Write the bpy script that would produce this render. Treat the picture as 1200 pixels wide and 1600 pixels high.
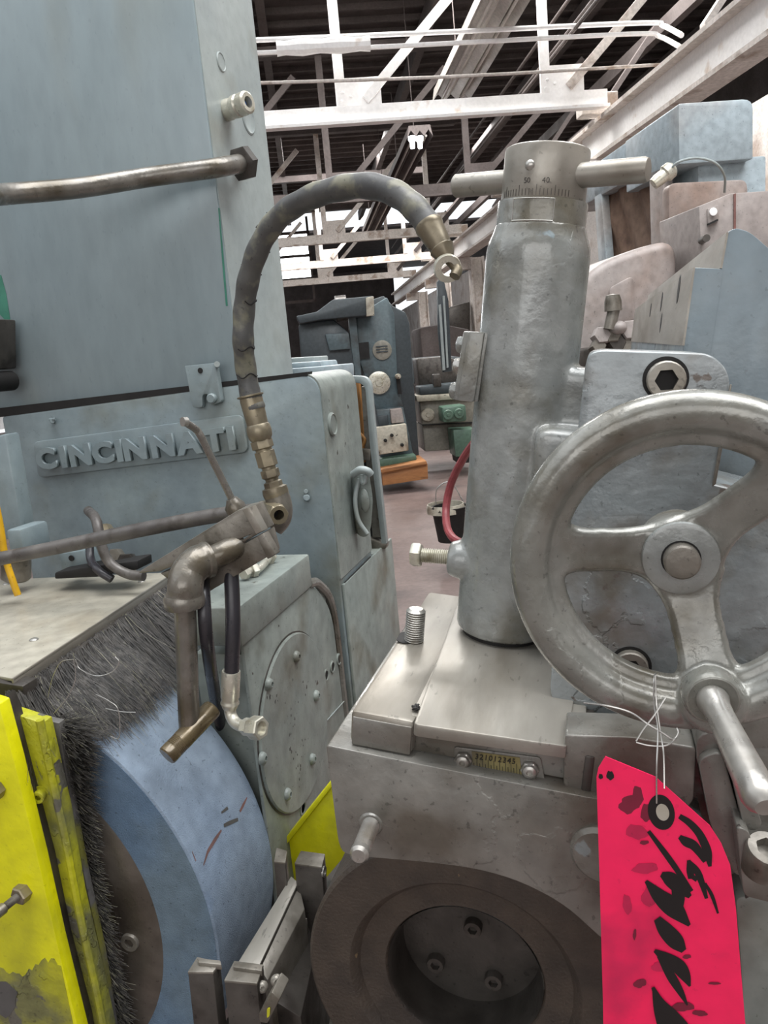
import bpy, bmesh, math, random
import numpy as np
from mathutils import Vector, Matrix
random.seed(7)
for o in list(bpy.data.objects): bpy.data.objects.remove(o, do_unlink=True)
S = bpy.context.scene
COL = S.collection
# ------------------------------------------------------------------ camera
FPX = 1200.0; CAMP = np.array([0, 0, 1.5])
def _rx(a): c, s = math.cos(a), math.sin(a); return np.array([[1,0,0],[0,c,-s],[0,s,c]])
def _rz(a): c, s = math.cos(a), math.sin(a); return np.array([[c,-s,0],[s,c,0],[0,0,1]])
CR = _rz(math.radians(16)) @ _rx(math.radians(90-11.3)) @ _rz(math.radians(-5.2))
cd = bpy.data.cameras.new('camera'); cam = bpy.data.objects.new('camera', cd); COL.objects.link(cam)
M4 = np.eye(4); M4[:3,:3] = CR; M4[:3,3] = CAMP
cam.matrix_world = Matrix(M4.tolist())
cd.sensor_fit = 'VERTICAL'; cd.sensor_height = 24; cd.sensor_width = 18; cd.lens = 24*FPX/1600; cd.clip_start = .02; cd.clip_end = 200
S.camera = cam
# ------------------------------------------------------------------ world, light, exposure
w = bpy.data.worlds.new('sky'); S.world = w; w.use_nodes = True
bg = w.node_tree.nodes['Background']; bg.inputs[0].default_value = (.90, .95, 1.0, 1); bg.inputs[1].default_value = 1.15
def area(name, loc, rot, sx, sy, power, col):
    l = bpy.data.lights.new(name, 'AREA'); l.shape = 'RECTANGLE'; l.size = sx; l.size_y = sy; l.energy = power; l.color = col
    o = bpy.data.objects.new(name, l); o.location = loc; o.rotation_euler = rot; COL.objects.link(o); return o
area('skylight_lamp', (1.2, 1.0, 6.2), (0, math.radians(8), 0), 6, 3.5, 380, (1, 1, 1))
area('skylight_lamp', (-1.5, 9.0, 6.4), (0, 0, math.radians(20)), 6, 1.5, 900, (1, .99, .97))
area('skylight_lamp', (-4.0, 19.0, 6.4), (0, 0, math.radians(20)), 8, 2.0, 700, (1, .98, .96))
area('fill_lamp', (.6, -4.5, 3.0), (math.radians(78), 0, 0), 6, 2.5, 95, (1, 1, 1))  # added fill light behind the camera, brightens faces turned towards it
S.view_settings.view_transform = 'Standard'; S.view_settings.look = 'None'; S.view_settings.gamma = 1
S.view_settings.use_curve_mapping = False; S.view_settings.exposure = 0.42
# ------------------------------------------------------------------ geometry on rays, planes and frames
EX, EY, EZ = np.eye(3)
TA = math.radians(8.5)
UT = np.array([math.sin(TA), 0, math.cos(TA)]); XT = np.array([math.cos(TA), 0, -math.sin(TA)])
OT = np.array([-.256, .70, 1.146])
BA = math.radians(20.5); XB = np.array([math.cos(BA), math.sin(BA), 0]); YB = np.array([-math.sin(BA), math.cos(BA), 0])
def V(*a): return np.array(a, float)
def hit(x, y, n, p):
    d = CR @ np.array([(x-600)/FPX, -(y-800)/FPX, -1.]); return CAMP + d*(np.dot(np.asarray(p)-CAMP, n)/np.dot(d, n))
def Yp(x, y, c): return hit(x, y, EY, V(0, c, 0))
def Xp(x, y, c): return hit(x, y, EX, V(c, 0, 0))
def Zp(x, y, c): return hit(x, y, EZ, V(0, 0, c))
def Tp(x, y, h=0): return hit(x, y, UT, OT+UT*h)
def YBp(x, y, c): return hit(x, y, YB, YB*c)
def XBp(x, y, c): return hit(x, y, XB, XB*c)
def tf(a, b, c): return OT + XT*a + EY*b + UT*c
def bw(a, b, c): return XB*a + YB*b + EZ*c
def nrm(v): v = np.asarray(v, float); return v/np.linalg.norm(v)
def sr(r, g, b):
    f = lambda c: (c/255/12.92) if c/255 <= .04045 else ((c/255+.055)/1.055)**2.4
    return (f(r), f(g), f(b), 1)
# ------------------------------------------------------------------ materials
MATS = {}
def mat(name, c1, c2=None, rough=.5, metal=0., scale=6., dirt=None, dscale=4., dlo=.5, dhi=.65, bump=.0, bscale=60., flake=0., fscale=25., rvar=.1, stretch=(1,1,1), emit=None, coat=0., chips=None, chlo=.66, chscale=30., grit=1.):
    m = bpy.data.materials.new(name); m.use_nodes = True; nt = m.node_tree; N = nt.nodes; L = nt.links
    b = N['Principled BSDF']; b.inputs['Metallic'].default_value = metal; b.inputs['Coat Weight'].default_value = coat
    tc = N.new('ShaderNodeTexCoord'); mp = N.new('ShaderNodeMapping'); mp.inputs['Scale'].default_value = stretch
    L.new(tc.outputs['Object'], mp.inputs[0])
    def noise(s, d=5, src=mp):
        n = N.new('ShaderNodeTexNoise'); n.inputs['Scale'].default_value = s; n.inputs['Detail'].default_value = d; L.new(src.outputs[0] if src is mp else src.outputs['Object'], n.inputs['Vector']); return n
    def ramp(inp, lo, hi):
        r = N.new('ShaderNodeMapRange'); r.inputs['From Min'].default_value = lo; r.inputs['From Max'].default_value = hi; L.new(inp, r.inputs[0]); return r
    def mix(fac, a, bcol):
        x = N.new('ShaderNodeMix'); x.data_type = 'RGBA'; L.new(fac, x.inputs[0])
        if isinstance(a, tuple): x.inputs[6].default_value = a
        else: L.new(a, x.inputs[6])
        x.inputs[7].default_value = bcol; return x
    n1 = noise(scale); col = mix(ramp(n1.outputs[0], .35, .65).outputs[0], c1, c2 or c1)
    last = col.outputs[2]
    if dirt:
        n2 = noise(dscale, 8); r2 = ramp(n2.outputs[0], dlo, dhi); last = mix(r2.outputs[0], last, dirt).outputs[2]
    if chips:
        n3 = noise(chscale, 6); r3 = ramp(n3.outputs[0], chlo, chlo+.015); last = mix(r3.outputs[0], last, chips).outputs[2]
    if grit and not emit:
        ng = noise(34, 6); rg = N.new('ShaderNodeMapRange'); rg.inputs['From Min'].default_value = .35; rg.inputs['From Max'].default_value = .7
        rg.inputs['To Min'].default_value = 1.06; rg.inputs['To Max'].default_value = 1-.22*grit; L.new(ng.outputs[0], rg.inputs[0])
        nv = noise(150, 3); rv = ramp(nv.outputs[0], .66, .70); mv = N.new('ShaderNodeMath'); mv.operation = 'MULTIPLY_ADD'; mv.inputs[1].default_value = -.35*grit; L.new(rv.outputs[0], mv.inputs[0]); L.new(rg.outputs[0], mv.inputs[2])
        vm = N.new('ShaderNodeVectorMath'); vm.operation = 'SCALE'; L.new(last, vm.inputs[0]); L.new(mv.outputs[0], vm.inputs['Scale']); last = vm.outputs[0]
    L.new(last, b.inputs['Base Color'])
    n4 = noise(scale*3, 6); rr = N.new('ShaderNodeMapRange'); rr.inputs['From Min'].default_value = .3; rr.inputs['From Max'].default_value = .7
    rr.inputs['To Min'].default_value = max(.03, rough-rvar); rr.inputs['To Max'].default_value = min(1, rough+rvar)
    L.new(n4.outputs[0], rr.inputs[0]); L.new(rr.outputs[0], b.inputs['Roughness'])
    if bump or flake:
        h = None
        nb = noise(bscale, 6); sc = N.new('ShaderNodeMath'); sc.operation = 'MULTIPLY'; sc.inputs[1].default_value = bump; L.new(nb.outputs[0], sc.inputs[0]); h = sc.outputs[0]
        if flake:
            nf = noise(fscale, 7); rf = ramp(nf.outputs[0], .49, .515); s2 = N.new('ShaderNodeMath'); s2.operation = 'MULTIPLY_ADD'; s2.inputs[1].default_value = flake
            nm = noise(fscale*.35, 2); rm = ramp(nm.outputs[0], .52, .60); mm = N.new('ShaderNodeMath'); mm.operation = 'MULTIPLY'; L.new(rf.outputs[0], mm.inputs[0]); L.new(rm.outputs[0], mm.inputs[1]); L.new(mm.outputs[0], s2.inputs[0]); L.new(h, s2.inputs[2]); h = s2.outputs[0]
        bp = N.new('ShaderNodeBump'); bp.inputs['Strength'].default_value = 1; bp.inputs['Distance'].default_value = .001
        L.new(h, bp.inputs['Height']); L.new(bp.outputs[0], b.inputs['Normal'])
    if emit:
        b.inputs['Emission Color'].default_value = emit[0]; b.inputs['Emission Strength'].default_value = emit[1]
    MATS[name] = m; return m
BLUE = mat('blue_grey_machine_paint', sr(127,141,146), sr(138,150,153), .38, 0, 2.2, sr(130,130,114), 2.0, .50, .74, .25, 90, stretch=(1,1,.35), grit=.25)
BLUE3 = mat('slideway_paint', sr(106,119,126), sr(117,129,135), .36, 0, 5, sr(98,102,100), 5, .5, .7, .8, 60, flake=.5, fscale=14, grit=.5)
BLUE2 = mat('guard_paint', sr(117,130,135), sr(129,141,142), .4, 0, 5, sr(108,111,102), 6, .50, .75, .5, 70, grit=.5)
SIDE = mat('pale_paint_and_lit_side', sr(144,153,153), sr(153,161,159), .4, 0, 4, sr(128,128,116), 5, .55, .8, .25, 80, grit=.4)  # pale paint; also carries the light painted on the tall cabinet's side
GREEN = mat('grey_green_paint', sr(122,130,126), sr(136,142,136), .4, 0, 6, sr(98,96,84), 7, .52, .72, .6, 60, chips=sr(62,58,54), chlo=.71, chscale=40)
CAST = mat('oily_cast_paint', sr(136,139,136), sr(150,152,150), .28, .12, 9, sr(106,102,90), 11, .48, .70, 1.5, 55, flake=.45, fscale=14, coat=.35, chips=sr(138,150,154), chlo=.70, chscale=12)
CASTP = mat('flaking_cast_paint', sr(126,133,135), sr(142,147,148), .32, .06, 8, sr(108,104,96), 12, .50, .66, 1.5, 60, flake=1.6, fscale=18, coat=.25, chips=sr(98,90,84), chlo=.65, chscale=20)
WHEELP = mat('handwheel_paint', sr(124,124,117), sr(142,142,137), .28, .25, 12, sr(94,88,74), 14, .46, .70, 1.6, 45, flake=.5, fscale=16, coat=.4)
STEEL = mat('ground_steel', sr(148,144,136), sr(163,158,149), .38, .38, 8, sr(120,112,99), 9, .42, .66, .3, 140, stretch=(1,.25,1), grit=.8)
STEELB = mat('bright_steel', sr(184,182,176), sr(162,158,152), .32, .7, 14, sr(132,124,112), 20, .56, .7, .15, 140)
ZINC = mat('zinc_plated_steel', sr(208,205,192), sr(190,186,170), .34, .55, 22, sr(156,146,118), 30, .56, .72, .1, 90)
AGED = mat('aged_steel', sr(118,113,105), sr(134,129,120), .38, .35, 18, sr(88,82,72), 16, .46, .66, .6, 110)
PIPE = mat('galvanised_pipe', sr(116,112,106), sr(130,126,119), .32, .45, 14, sr(92,84,70), 12, .46, .66, .9, 90, coat=.3)
BRASS = mat('brassy_plating', sr(140,130,108), sr(126,117,100), .36, .5, 22, sr(96,86,70), 20, .5, .68, .3, 100)
DARKST = mat('dark_steel', sr(70,66,62), sr(86,81,76), .40, .35, 16, sr(54,49,45), 16, .48, .65, .6, 90)
BASEC = mat('grimy_base_casting', sr(118,116,110), sr(134,132,126), .32, .2, 8, sr(94,88,79), 9, .44, .64, 1.1, 60, flake=.5, fscale=15, coat=.35, chips=sr(128,136,136), chlo=.66, chscale=13)
HUBD = mat('dark_hub_steel', sr(66,63,59), sr(78,74,70), .42, .35, 7, sr(54,50,46), 8, .46, .66, .5, 120)
NOZ = mat('oily_brown_pipe', sr(112,98,72), sr(96,84,64), .3, .4, 20, sr(82,68,46), 18, .48, .66, .5, 100, coat=.4)
RUB = mat('dusty_rubber', sr(72,72,72), sr(84,83,80), .5, 0, 18, sr(118,116,100), 26, .52, .64, .8, 60)
RUBC = mat('smooth_black_hose', sr(44,42,48), sr(54,52,56), .32, 0, 14, None, bump=.2)
TUBEG = mat('dusty_grey_tube', sr(84,80,78), sr(98,94,90), .42, .1, 20, sr(70,64,60), 30, .5, .66, .5, 120)
BRIS = mat('bristle', sr(44,42,40), sr(78,74,70), .6, 0, 60)
BRISP = mat('pale_bristle', sr(136,132,120), sr(112,110,84), .5, 0, 60)
PLATE = mat('dull_cover_sheet', sr(160,155,142), sr(172,167,153), .4, .1, 5, sr(140,132,116), 6, .5, .7, .3, 90)
ABR = mat('blue_abrasive', sr(92,116,142), sr(104,126,148), .85, 0, 4, sr(104,122,136), 5, .45, .62, 1.2, 500)
ABR2 = mat('pale_blue_abrasive', sr(136,150,164), sr(128,146,168), .85, 0, 3, sr(104,136,180), 2.0, .54, .68, 1.2, 500)
FLG = mat('wheel_flange_steel', sr(104,98,91), sr(118,111,103), .34, .4, 7, sr(84,77,69), 6, .46, .66, .4, 120)
REG = mat('brown_rubber_wheel', sr(64,55,47), sr(74,64,55), .62, 0, 7, sr(52,45,40), 8, .46, .64, 1.4, 240, chips=sr(124,104,78), chlo=.72, chscale=60)
YEL = mat('yellow_paint', sr(226,222,12), sr(206,204,18), .36, 0, 6, sr(176,174,34), 7, .50, .70, 1.4, 45, coat=.2, chips=sr(120,118,70), chlo=.66, chscale=14, grit=.4)
OLIVE = mat('grimy_yellow_paint', sr(178,176,34), sr(152,152,42), .42, 0, 12, sr(112,112,70), 9, .44, .58, 2.4, 60, flake=2.2, fscale=36, chips=sr(96,94,84), chlo=.58, chscale=20)
GREYST = mat('grey_strip', sr(116,114,112), sr(96,94,90), .5, .2, 14, sr(128,126,60), 12, .5, .62, .9, 80)
PINK = mat('pink_card', sr(250,28,92), sr(244,24,86), .55, 0, 4, sr(196,24,78), 9, .56, .72, .12, 60, grit=.3)
INK = mat('black_ink', sr(16,10,12), rough=.5)
SMUD = mat('grease_smudge', sr(120,18,48), rough=.6)
BLACK = mat('dark_gap', sr(20,18,17), rough=.7)
FLOORM = mat('floor_paint', sr(112,96,92), sr(124,108,103), .42, 0, 1.2, sr(84,74,72), 1.8, .48, .7, .6, 30)
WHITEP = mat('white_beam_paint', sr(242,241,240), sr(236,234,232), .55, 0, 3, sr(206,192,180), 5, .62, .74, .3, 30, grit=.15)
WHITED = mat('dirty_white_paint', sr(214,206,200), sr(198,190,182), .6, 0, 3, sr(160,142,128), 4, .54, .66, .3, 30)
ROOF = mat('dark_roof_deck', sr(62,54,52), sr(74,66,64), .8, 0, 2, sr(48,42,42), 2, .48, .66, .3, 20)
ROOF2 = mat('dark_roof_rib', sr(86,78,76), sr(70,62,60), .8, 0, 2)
LAMPH = mat('lamp_housing', sr(184,178,172), sr(170,164,158), .45, .2, 3)
BRICK = mat('pale_wall_paint', sr(190,184,180), sr(206,200,196), .8, 0, 1.5, sr(164,150,140), 2.2, .5, .7, .5, 20)
GLOW = mat('sky_glass', (1,1,1,1), rough=.3, emit=((.95,.98,1,1), 5.0))
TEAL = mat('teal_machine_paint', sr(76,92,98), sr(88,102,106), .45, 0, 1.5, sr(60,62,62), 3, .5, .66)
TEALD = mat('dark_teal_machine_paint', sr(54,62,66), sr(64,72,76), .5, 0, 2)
CREAM = mat('cream_machine_paint', sr(176,170,154), sr(190,184,168), .45, 0, 2, sr(120,108,92), 5, .55, .66, chips=sr(60,56,52), chlo=.66, chscale=14)
CREAMG = mat('grey_cream_machine_paint', sr(130,128,118), sr(146,142,130), .5, 0, 1.5, sr(96,90,80), 3, .5, .64)
GRNM = mat('green_machine_paint', sr(74,100,86), sr(84,110,94), .45, 0, 3)
WOOD = mat('orange_wood', sr(156,104,62), sr(176,124,78), .6, 0, 5, sr(104,70,46), 6, .52, .66, stretch=(.3,1,3))
PINKG = mat('dusty_pink_grey_paint', sr(150,141,137), sr(160,153,149), .5, 0, 1.6, sr(132,112,101), 2.5, .46, .66)
BLUEG = mat('pale_blue_cabinet_paint', sr(150,164,170), sr(160,172,178), .45, 0, 1.5, sr(146,142,138), 2, .52, .7)
BROWN = mat('brown_canvas', sr(164,138,120), sr(148,124,108), .7, 0, 5, sr(124,102,90), 6, .5, .64, .8, 12)
RED = mat('red_hose_rubber', sr(150,72,76), sr(134,62,66), .45)
YELH = mat('yellow_hose_rubber', sr(214,166,30), rough=.4)
BRASSP = mat('brass_scale', sr(142,132,90), sr(126,118,82), .4, .5, 30, sr(110,102,86), 20, .48, .62)
ORNG = mat('orange_primer', sr(150,104,50), sr(120,78,40), .7, 0, 6)
WIREM = mat('galvanised_wire', sr(190,188,184), rough=.3, metal=.8)
BLUEP = mat('blue_plastic', sr(60,110,190), rough=.4)
RUST = mat('rust_mark', sr(134,92,84), sr(112,84,80), .85)
PATCH = mat('bare_patch', sr(92,90,90), sr(80,78,76), .6)
TEALCH = mat('old_green_paint', sr(52,116,98), sr(70,128,108), .5)
# ------------------------------------------------------------------ objects
ROOTS = {}
def thing(name, label, cat, loc=(0,0,0), group=None):
    o = bpy.data.objects.new(name, None); o.empty_display_size = .05; COL.objects.link(o); o.location = tuple(loc)
    o['label'] = label; o['category'] = cat
    if group: o['group'] = group
    ROOTS[o] = np.array(loc, float); return o
def tag(o, label, cat, group=None, kind=None):
    o['label'] = label; o['category'] = cat
    if group: o['group'] = group
    if kind: o['kind'] = kind
    return o
def obj(name, bm, m, parent=None, smooth=True, angle=35, label=None, kind=None):
    me = bpy.data.meshes.new(name)
    if parent is not None and parent in ROOTS: off = ROOTS[parent]
    else:
        cs = np.array([v.co[:] for v in bm.verts]); off = (cs.min(0)+cs.max(0))/2; off[2] = cs[:,2].min()
    for v in bm.verts: v.co -= Vector(off)
    bm.to_mesh(me); bm.free()
    if smooth:
        me.polygons.foreach_set('use_smooth', [True]*len(me.polygons)); me.set_sharp_from_angle(angle=math.radians(angle))
    me.materials.append(m)
    o = bpy.data.objects.new(name, me); COL.objects.link(o)
    if parent is not None: o.parent = parent
    else: o.location = tuple(off)
    ROOTS[o] = off
    if label: o['label'] = label
    if kind: o['kind'] = kind
    return o
def struct(name, bm, m, **k): o = obj(name, bm, m, **k); o['kind'] = 'structure'; return o
def B(): return bmesh.new()
def poly_round(pts, r, seg=4, only=None):
    out = []; n = len(pts)
    for i in range(n):
        p = np.asarray(pts[i], float); a = np.asarray(pts[i-1], float); b = np.asarray(pts[(i+1) % n], float)
        rr = r if only is None else only.get(i, 0)
        if rr <= 0: out.append(p); continue
        da = min(rr, np.linalg.norm(a-p)*.45); db = min(rr, np.linalg.norm(b-p)*.45)
        A = p+nrm(a-p)*da; Bq = p+nrm(b-p)*db
        for k in range(seg+1):
            t = k/seg; out.append(A*(1-t)**2+p*2*t*(1-t)+Bq*t*t)
    return out
def prism(bm, pts, ext, bev=0., seg=2, front=None):
    """closed outline pts swept by the vector ext"""
    t = bmesh.new(); ext = np.asarray(ext, float)
    a = [t.verts.new(tuple(p)) for p in pts]; b = [t.verts.new(tuple(np.asarray(p)+ext)) for p in pts]
    t.faces.new(a); t.faces.new(b[::-1]); n = len(pts)
    for i in range(n): t.faces.new([a[i], b[i], b[(i+1) % n], a[(i+1) % n]])
    bmesh.ops.recalc_face_normals(t, faces=t.faces)
    if bev > 0:
        ed = [e for e in t.edges if e.calc_face_angle(0) > .5]
        bmesh.ops.bevel(t, geom=ed, offset=bev, segments=seg, profile=.5, affect='EDGES', clamp_overlap=True)
    me = bpy.data.meshes.new('t'); t.to_mesh(me); t.free(); bm.from_mesh(me); bpy.data.meshes.remove(me); return bm
def box(bm, o, a, b, c, bev=0., seg=2):
    """box from corner o with edge vectors a, b, c"""
    o, a, b, c = map(lambda v: np.asarray(v, float), (o, a, b, c)); return prism(bm, [o, o+a, o+a+b, o+b], c, bev, seg)
def wbox(bm, x0, x1, y0, y1, z0, z1, bev=0.): return box(bm, V(x0,y0,z0), V(x1-x0,0,0), V(0,y1-y0,0), V(0,0,z1-z0), bev)
def bbox(bm, x0, x1, y0, y1, z0, z1, bev=0.): return box(bm, bw(x0,y0,z0), XB*(x1-x0), YB*(y1-y0), V(0,0,z1-z0), bev)
def tbox(bm, x0, x1, y0, y1, z0, z1, bev=0.): return box(bm, tf(x0,y0,z0), XT*(x1-x0), EY*(y1-y0), UT*(z1-z0), bev)
def basis(ax):
    ax = nrm(ax); h = EZ if abs(ax[2]) < .9 else EX; u = nrm(np.cross(ax, h)); return u, np.cross(ax, u), ax
def lathe(bm, o, ax, prof, seg=28, phase=0.):
    """prof: (radius, height[, sides]); sides=6 gives a hexagonal ring; radius 0 closes"""
    u, v, a = basis(ax); o = np.asarray(o, float); rings = []
    for p in prof:
        r, h = p[0], p[1]; sd = p[2] if len(p) > 2 else 0
        if r <= 1e-9: rings.append([bm.verts.new(tuple(o+a*h))]); continue
        ring = []
        for k in range(seg):
            th = 2*math.pi*k/seg; rr = r
            if sd:
                q = math.pi/sd; rr = r*math.cos(q)/math.cos(((th) % (2*q))-q)
            th += phase
            ring.append(bm.verts.new(tuple(o+a*h+(u*math.cos(th)+v*math.sin(th))*rr)))
        rings.append(ring)
    fs = []
    for A, Bq in zip(rings, rings[1:]):
        if len(A) == 1 and len(Bq) == 1: continue
        for k in range(seg):
            k2 = (k+1) % seg
            if len(A) == 1: fs.append(bm.faces.new([A[0], Bq[k], Bq[k2]]))
            elif len(Bq) == 1: fs.append(bm.faces.new([A[k], Bq[0], A[k2]]))
            else: fs.append(bm.faces.new([A[k], Bq[k], Bq[k2], A[k2]]))
    bmesh.ops.recalc_face_normals(bm, faces=fs); return bm
def cyl(bm, a, b, r, r2=None, seg=20, ch=0.):
    a = np.asarray(a, float); b = np.asarray(b, float); L = np.linalg.norm(b-a); r2 = r if r2 is None else r2
    pr = [(0,0),(r-ch,0),(r,ch),(r2,L-ch),(r2-ch,L),(0,L)] if ch else [(0,0),(r,0),(r2,L),(0,L)]
    return lathe(bm, a, b-a, pr, seg)
def smooth_path(P, n=8):
    P = [np.asarray(p, float) for p in P]; Q = [2*P[0]-P[1]]+P+[2*P[-1]-P[-2]]; out = []
    for i in range(1, len(Q)-2):
        for k in range(n):
            t = k/n; a, b, c, d = Q[i-1:i+3]
            out.append(.5*((2*b)+(-a+c)*t+(2*a-5*b+4*c-d)*t*t+(-a+3*b-3*c+d)*t**3))
    out.append(P[-1]); return out
def tube(bm, P, r, seg=12, n=8, rf=None, smooth=True):
    pts = smooth_path(P, n) if smooth else [np.asarray(p, float) for p in P]
    t0 = nrm(pts[1]-pts[0]); u, v, _ = basis(t0); rings = []; N = len(pts)
    for i, p in enumerate(pts):
        t = nrm(pts[min(i+1, N-1)]-pts[max(i-1, 0)]); u = nrm(u-t*np.dot(u, t)); v = np.cross(t, u)
        rr = rf(i/(N-1)) if rf else r
        rings.append([bm.verts.new(tuple(p+(u*math.cos(2*math.pi*k/seg)+v*math.sin(2*math.pi*k/seg))*rr)) for k in range(seg)])
    fs = []
    for A, Bq in zip(rings, rings[1:]):
        for k in range(seg): fs.append(bm.faces.new([A[k], Bq[k], Bq[(k+1) % seg], A[(k+1) % seg]]))
    fs.append(bm.faces.new(rings[0][::-1])); fs.append(bm.faces.new(rings[-1]))
    bmesh.ops.recalc_face_normals(bm, faces=fs); return bm
def sphere(bm, c, r, sc=(1,1,1)):
    bmesh.ops.create_uvsphere(bm, u_segments=20, v_segments=12, radius=1, matrix=Matrix.Translation(Vector(c)) @ Matrix.Diagonal((r*sc[0], r*sc[1], r*sc[2], 1))); return bm
def fuse(bm, voxel, smooth_it=6, fac=.5):
    """weld overlapping shapes into one cast surface"""
    me = bpy.data.meshes.new('f'); bm.to_mesh(me); bm.free(); o = bpy.data.objects.new('f', me); COL.objects.link(o)
    m = o.modifiers.new('r', 'REMESH'); m.mode = 'VOXEL'; m.voxel_size = voxel
    s = o.modifiers.new('s', 'SMOOTH'); s.iterations = smooth_it; s.factor = fac
    dg = bpy.context.evaluated_depsgraph_get(); dg.update(); e = bpy.data.meshes.new_from_object(o.evaluated_get(dg))
    b = bmesh.new(); b.from_mesh(e); bpy.data.objects.remove(o); bpy.data.meshes.remove(e); return b
def socket_screw(name, o, ax, r, h, m, parent, hole=.55, label=None):
    return obj(name, lathe(B(), o, ax, [(r,-.002),(r,h*.85),(r*.93,h),(r*hole,h,6),(r*hole,h*.35,6),(0,h*.3)], 24), m, parent, label=label)
def button_screw(name, o, ax, r, m, parent):
    return obj(name, lathe(B(), o, ax, [(r,-.001),(r,r*.15),(r*.85,r*.5),(r*.5,r*.72),(r*.42,r*.74,6),(r*.42,r*.35,6),(0,r*.3)], 24), m, parent)
def hexprof(r, h): return [(0,0),(r*.94,0,6),(r,h*.1,6),(r,h*.9,6),(r*.88,h,6),(0,h)]
def thread(bm, a, b, r, pitch):
    a = np.asarray(a, float); b = np.asarray(b, float); L = np.linalg.norm(b-a); n = int(L/pitch); pr = [(0,0)]
    for i in range(n): pr += [(r*.84, i*pitch+pitch*.1), (r, i*pitch+pitch*.45), (r, i*pitch+pitch*.6)]
    pr += [(r*.84, L-.0005), (r*.7, L+.001), (0, L+.001)]
    return lathe(bm, a, b-a, pr, 20)
def letters(text, places, height, ext, m, parent, name, thick, bold=0., slant=0.):
    """places: one (centre, u, v) per character"""
    for ch, (c, u, v) in zip(text, places):
        cu = bpy.data.curves.new('t', 'FONT'); cu.body = ch; cu.size = 1; cu.offset = bold; cu.extrude = .5; cu.resolution_u = 3
        t = bpy.data.objects.new('t', cu); COL.objects.link(t); dg = bpy.context.evaluated_depsgraph_get(); dg.update()
        me = bpy.data.meshes.new_from_object(t.evaluated_get(dg)); bpy.data.objects.remove(t)
        b = bmesh.new(); b.from_mesh(me); bpy.data.meshes.remove(me)
        bmesh.ops.remove_doubles(b, verts=b.verts, dist=1e-4)
        cs = np.array([q.co[:] for q in b.verts]); mid = (cs.min(0)+cs.max(0))/2; hh = (cs.max(0)-cs.min(0))[1]
        if ch in '.-': hh = .7
        s = height/hh
        nn = nrm(np.asarray(ext, float))
        for q in b.verts:
            l = (np.array(q.co[:])-mid)
            q.co = Vector(c+u*(l[0]*s+slant*l[1]*s)+v*(l[1]*s)+nn*(l[2]+.5)*thick)
        bmesh.ops.recalc_face_normals(b, faces=b.faces)
        obj(name, b, m, parent, smooth=False)

# ================================================================== THE SETTING
def structure_room():
    b = B(); wbox(b, -22, 14, -7, 60, -.1, 0); struct('floor', b, FLOORM, smooth=False)
    for nm, a in (('wall_back', (-22, 10, -7.2, -7.0, 0, 6.6)), ('wall_left', (-13.2, -13, -7, 44, 0, 6.6))):
        b = B(); bbox(b, *a); struct(nm, b, BRICK, smooth=False)
    b = B(); bbox(b, -13, 5.4, 46, 46.2, 0, 7); struct('wall_far', b, ROOF2, smooth=False)
    # right wall: low white panels between columns, upper white band
    b = B(); bbox(b, 5.2, 5.4, -7, 46, 0, 3.9); w_ = struct('wall_right', b, BRICK, smooth=False)
    # ceiling deck with an open skylight bay above the near machines
    b = B(); bbox(b, -13, 9.2, 5.2, 27.5, 6.5, 6.6); bbox(b, -13, 9.2, 31.5, 46, 6.5, 6.6); bbox(b, -13, 9.2, -7, -3, 6.5, 6.6); bbox(b, 5.4, 9.2, -3, 5.2, 6.5, 6.6)
    ce = struct('ceiling', b, ROOF, smooth=False)
    b = B(); bbox(b, 9.0, 9.2, -7, 46, 0, 6.5); struct('wall_right', b, ROOF2, smooth=False)
    for i in range(46):
        b = B(); y = 5.4+i*.45
        bbox(b, -6, 9.0, y, y+.05, 6.42, 6.5); obj('deck_rib', b, ROOF2, ce, smooth=False)
    for i in range(6):
        b = B(); x = -5+i*2.4
        bbox(b, x, x+.12, 5.2, 27.5, 6.15, 6.42); obj('purlin', b, ROOF2, ce, smooth=False)
structure_room()
def window_wall():
    # glazed monitor at the far end, panes between bars
    r = thing('window_1', 'x', 'x'); del r['label']; del r['category']; r['kind'] = 'structure'
    y = 27.5
    bars = B()
    for k in range(9): bbox(bars, -8.0+k*1.05, -7.92+k*1.05, y-.05, y+.05, 3.6, 6.4)
    for z in (3.6, 4.35, 5.1, 5.85): bbox(bars, -8.0, .5, y-.05, y+.05, z, z+.09)
    obj('window_frame', bars, ROOF2, r, smooth=False)
    for k in range(8):
        for j, z in enumerate((3.69, 4.44, 5.19)):
            if (k, j) in ((7, 0), (6, 0), (2, 2)): continue
            b = B(); bbox(b, -7.92+k*1.05, -7.92+k*1.05+.97, y, y+.02, z, z+.66); obj('pane', b, GLOW, r, smooth=False)
window_wall()

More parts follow.
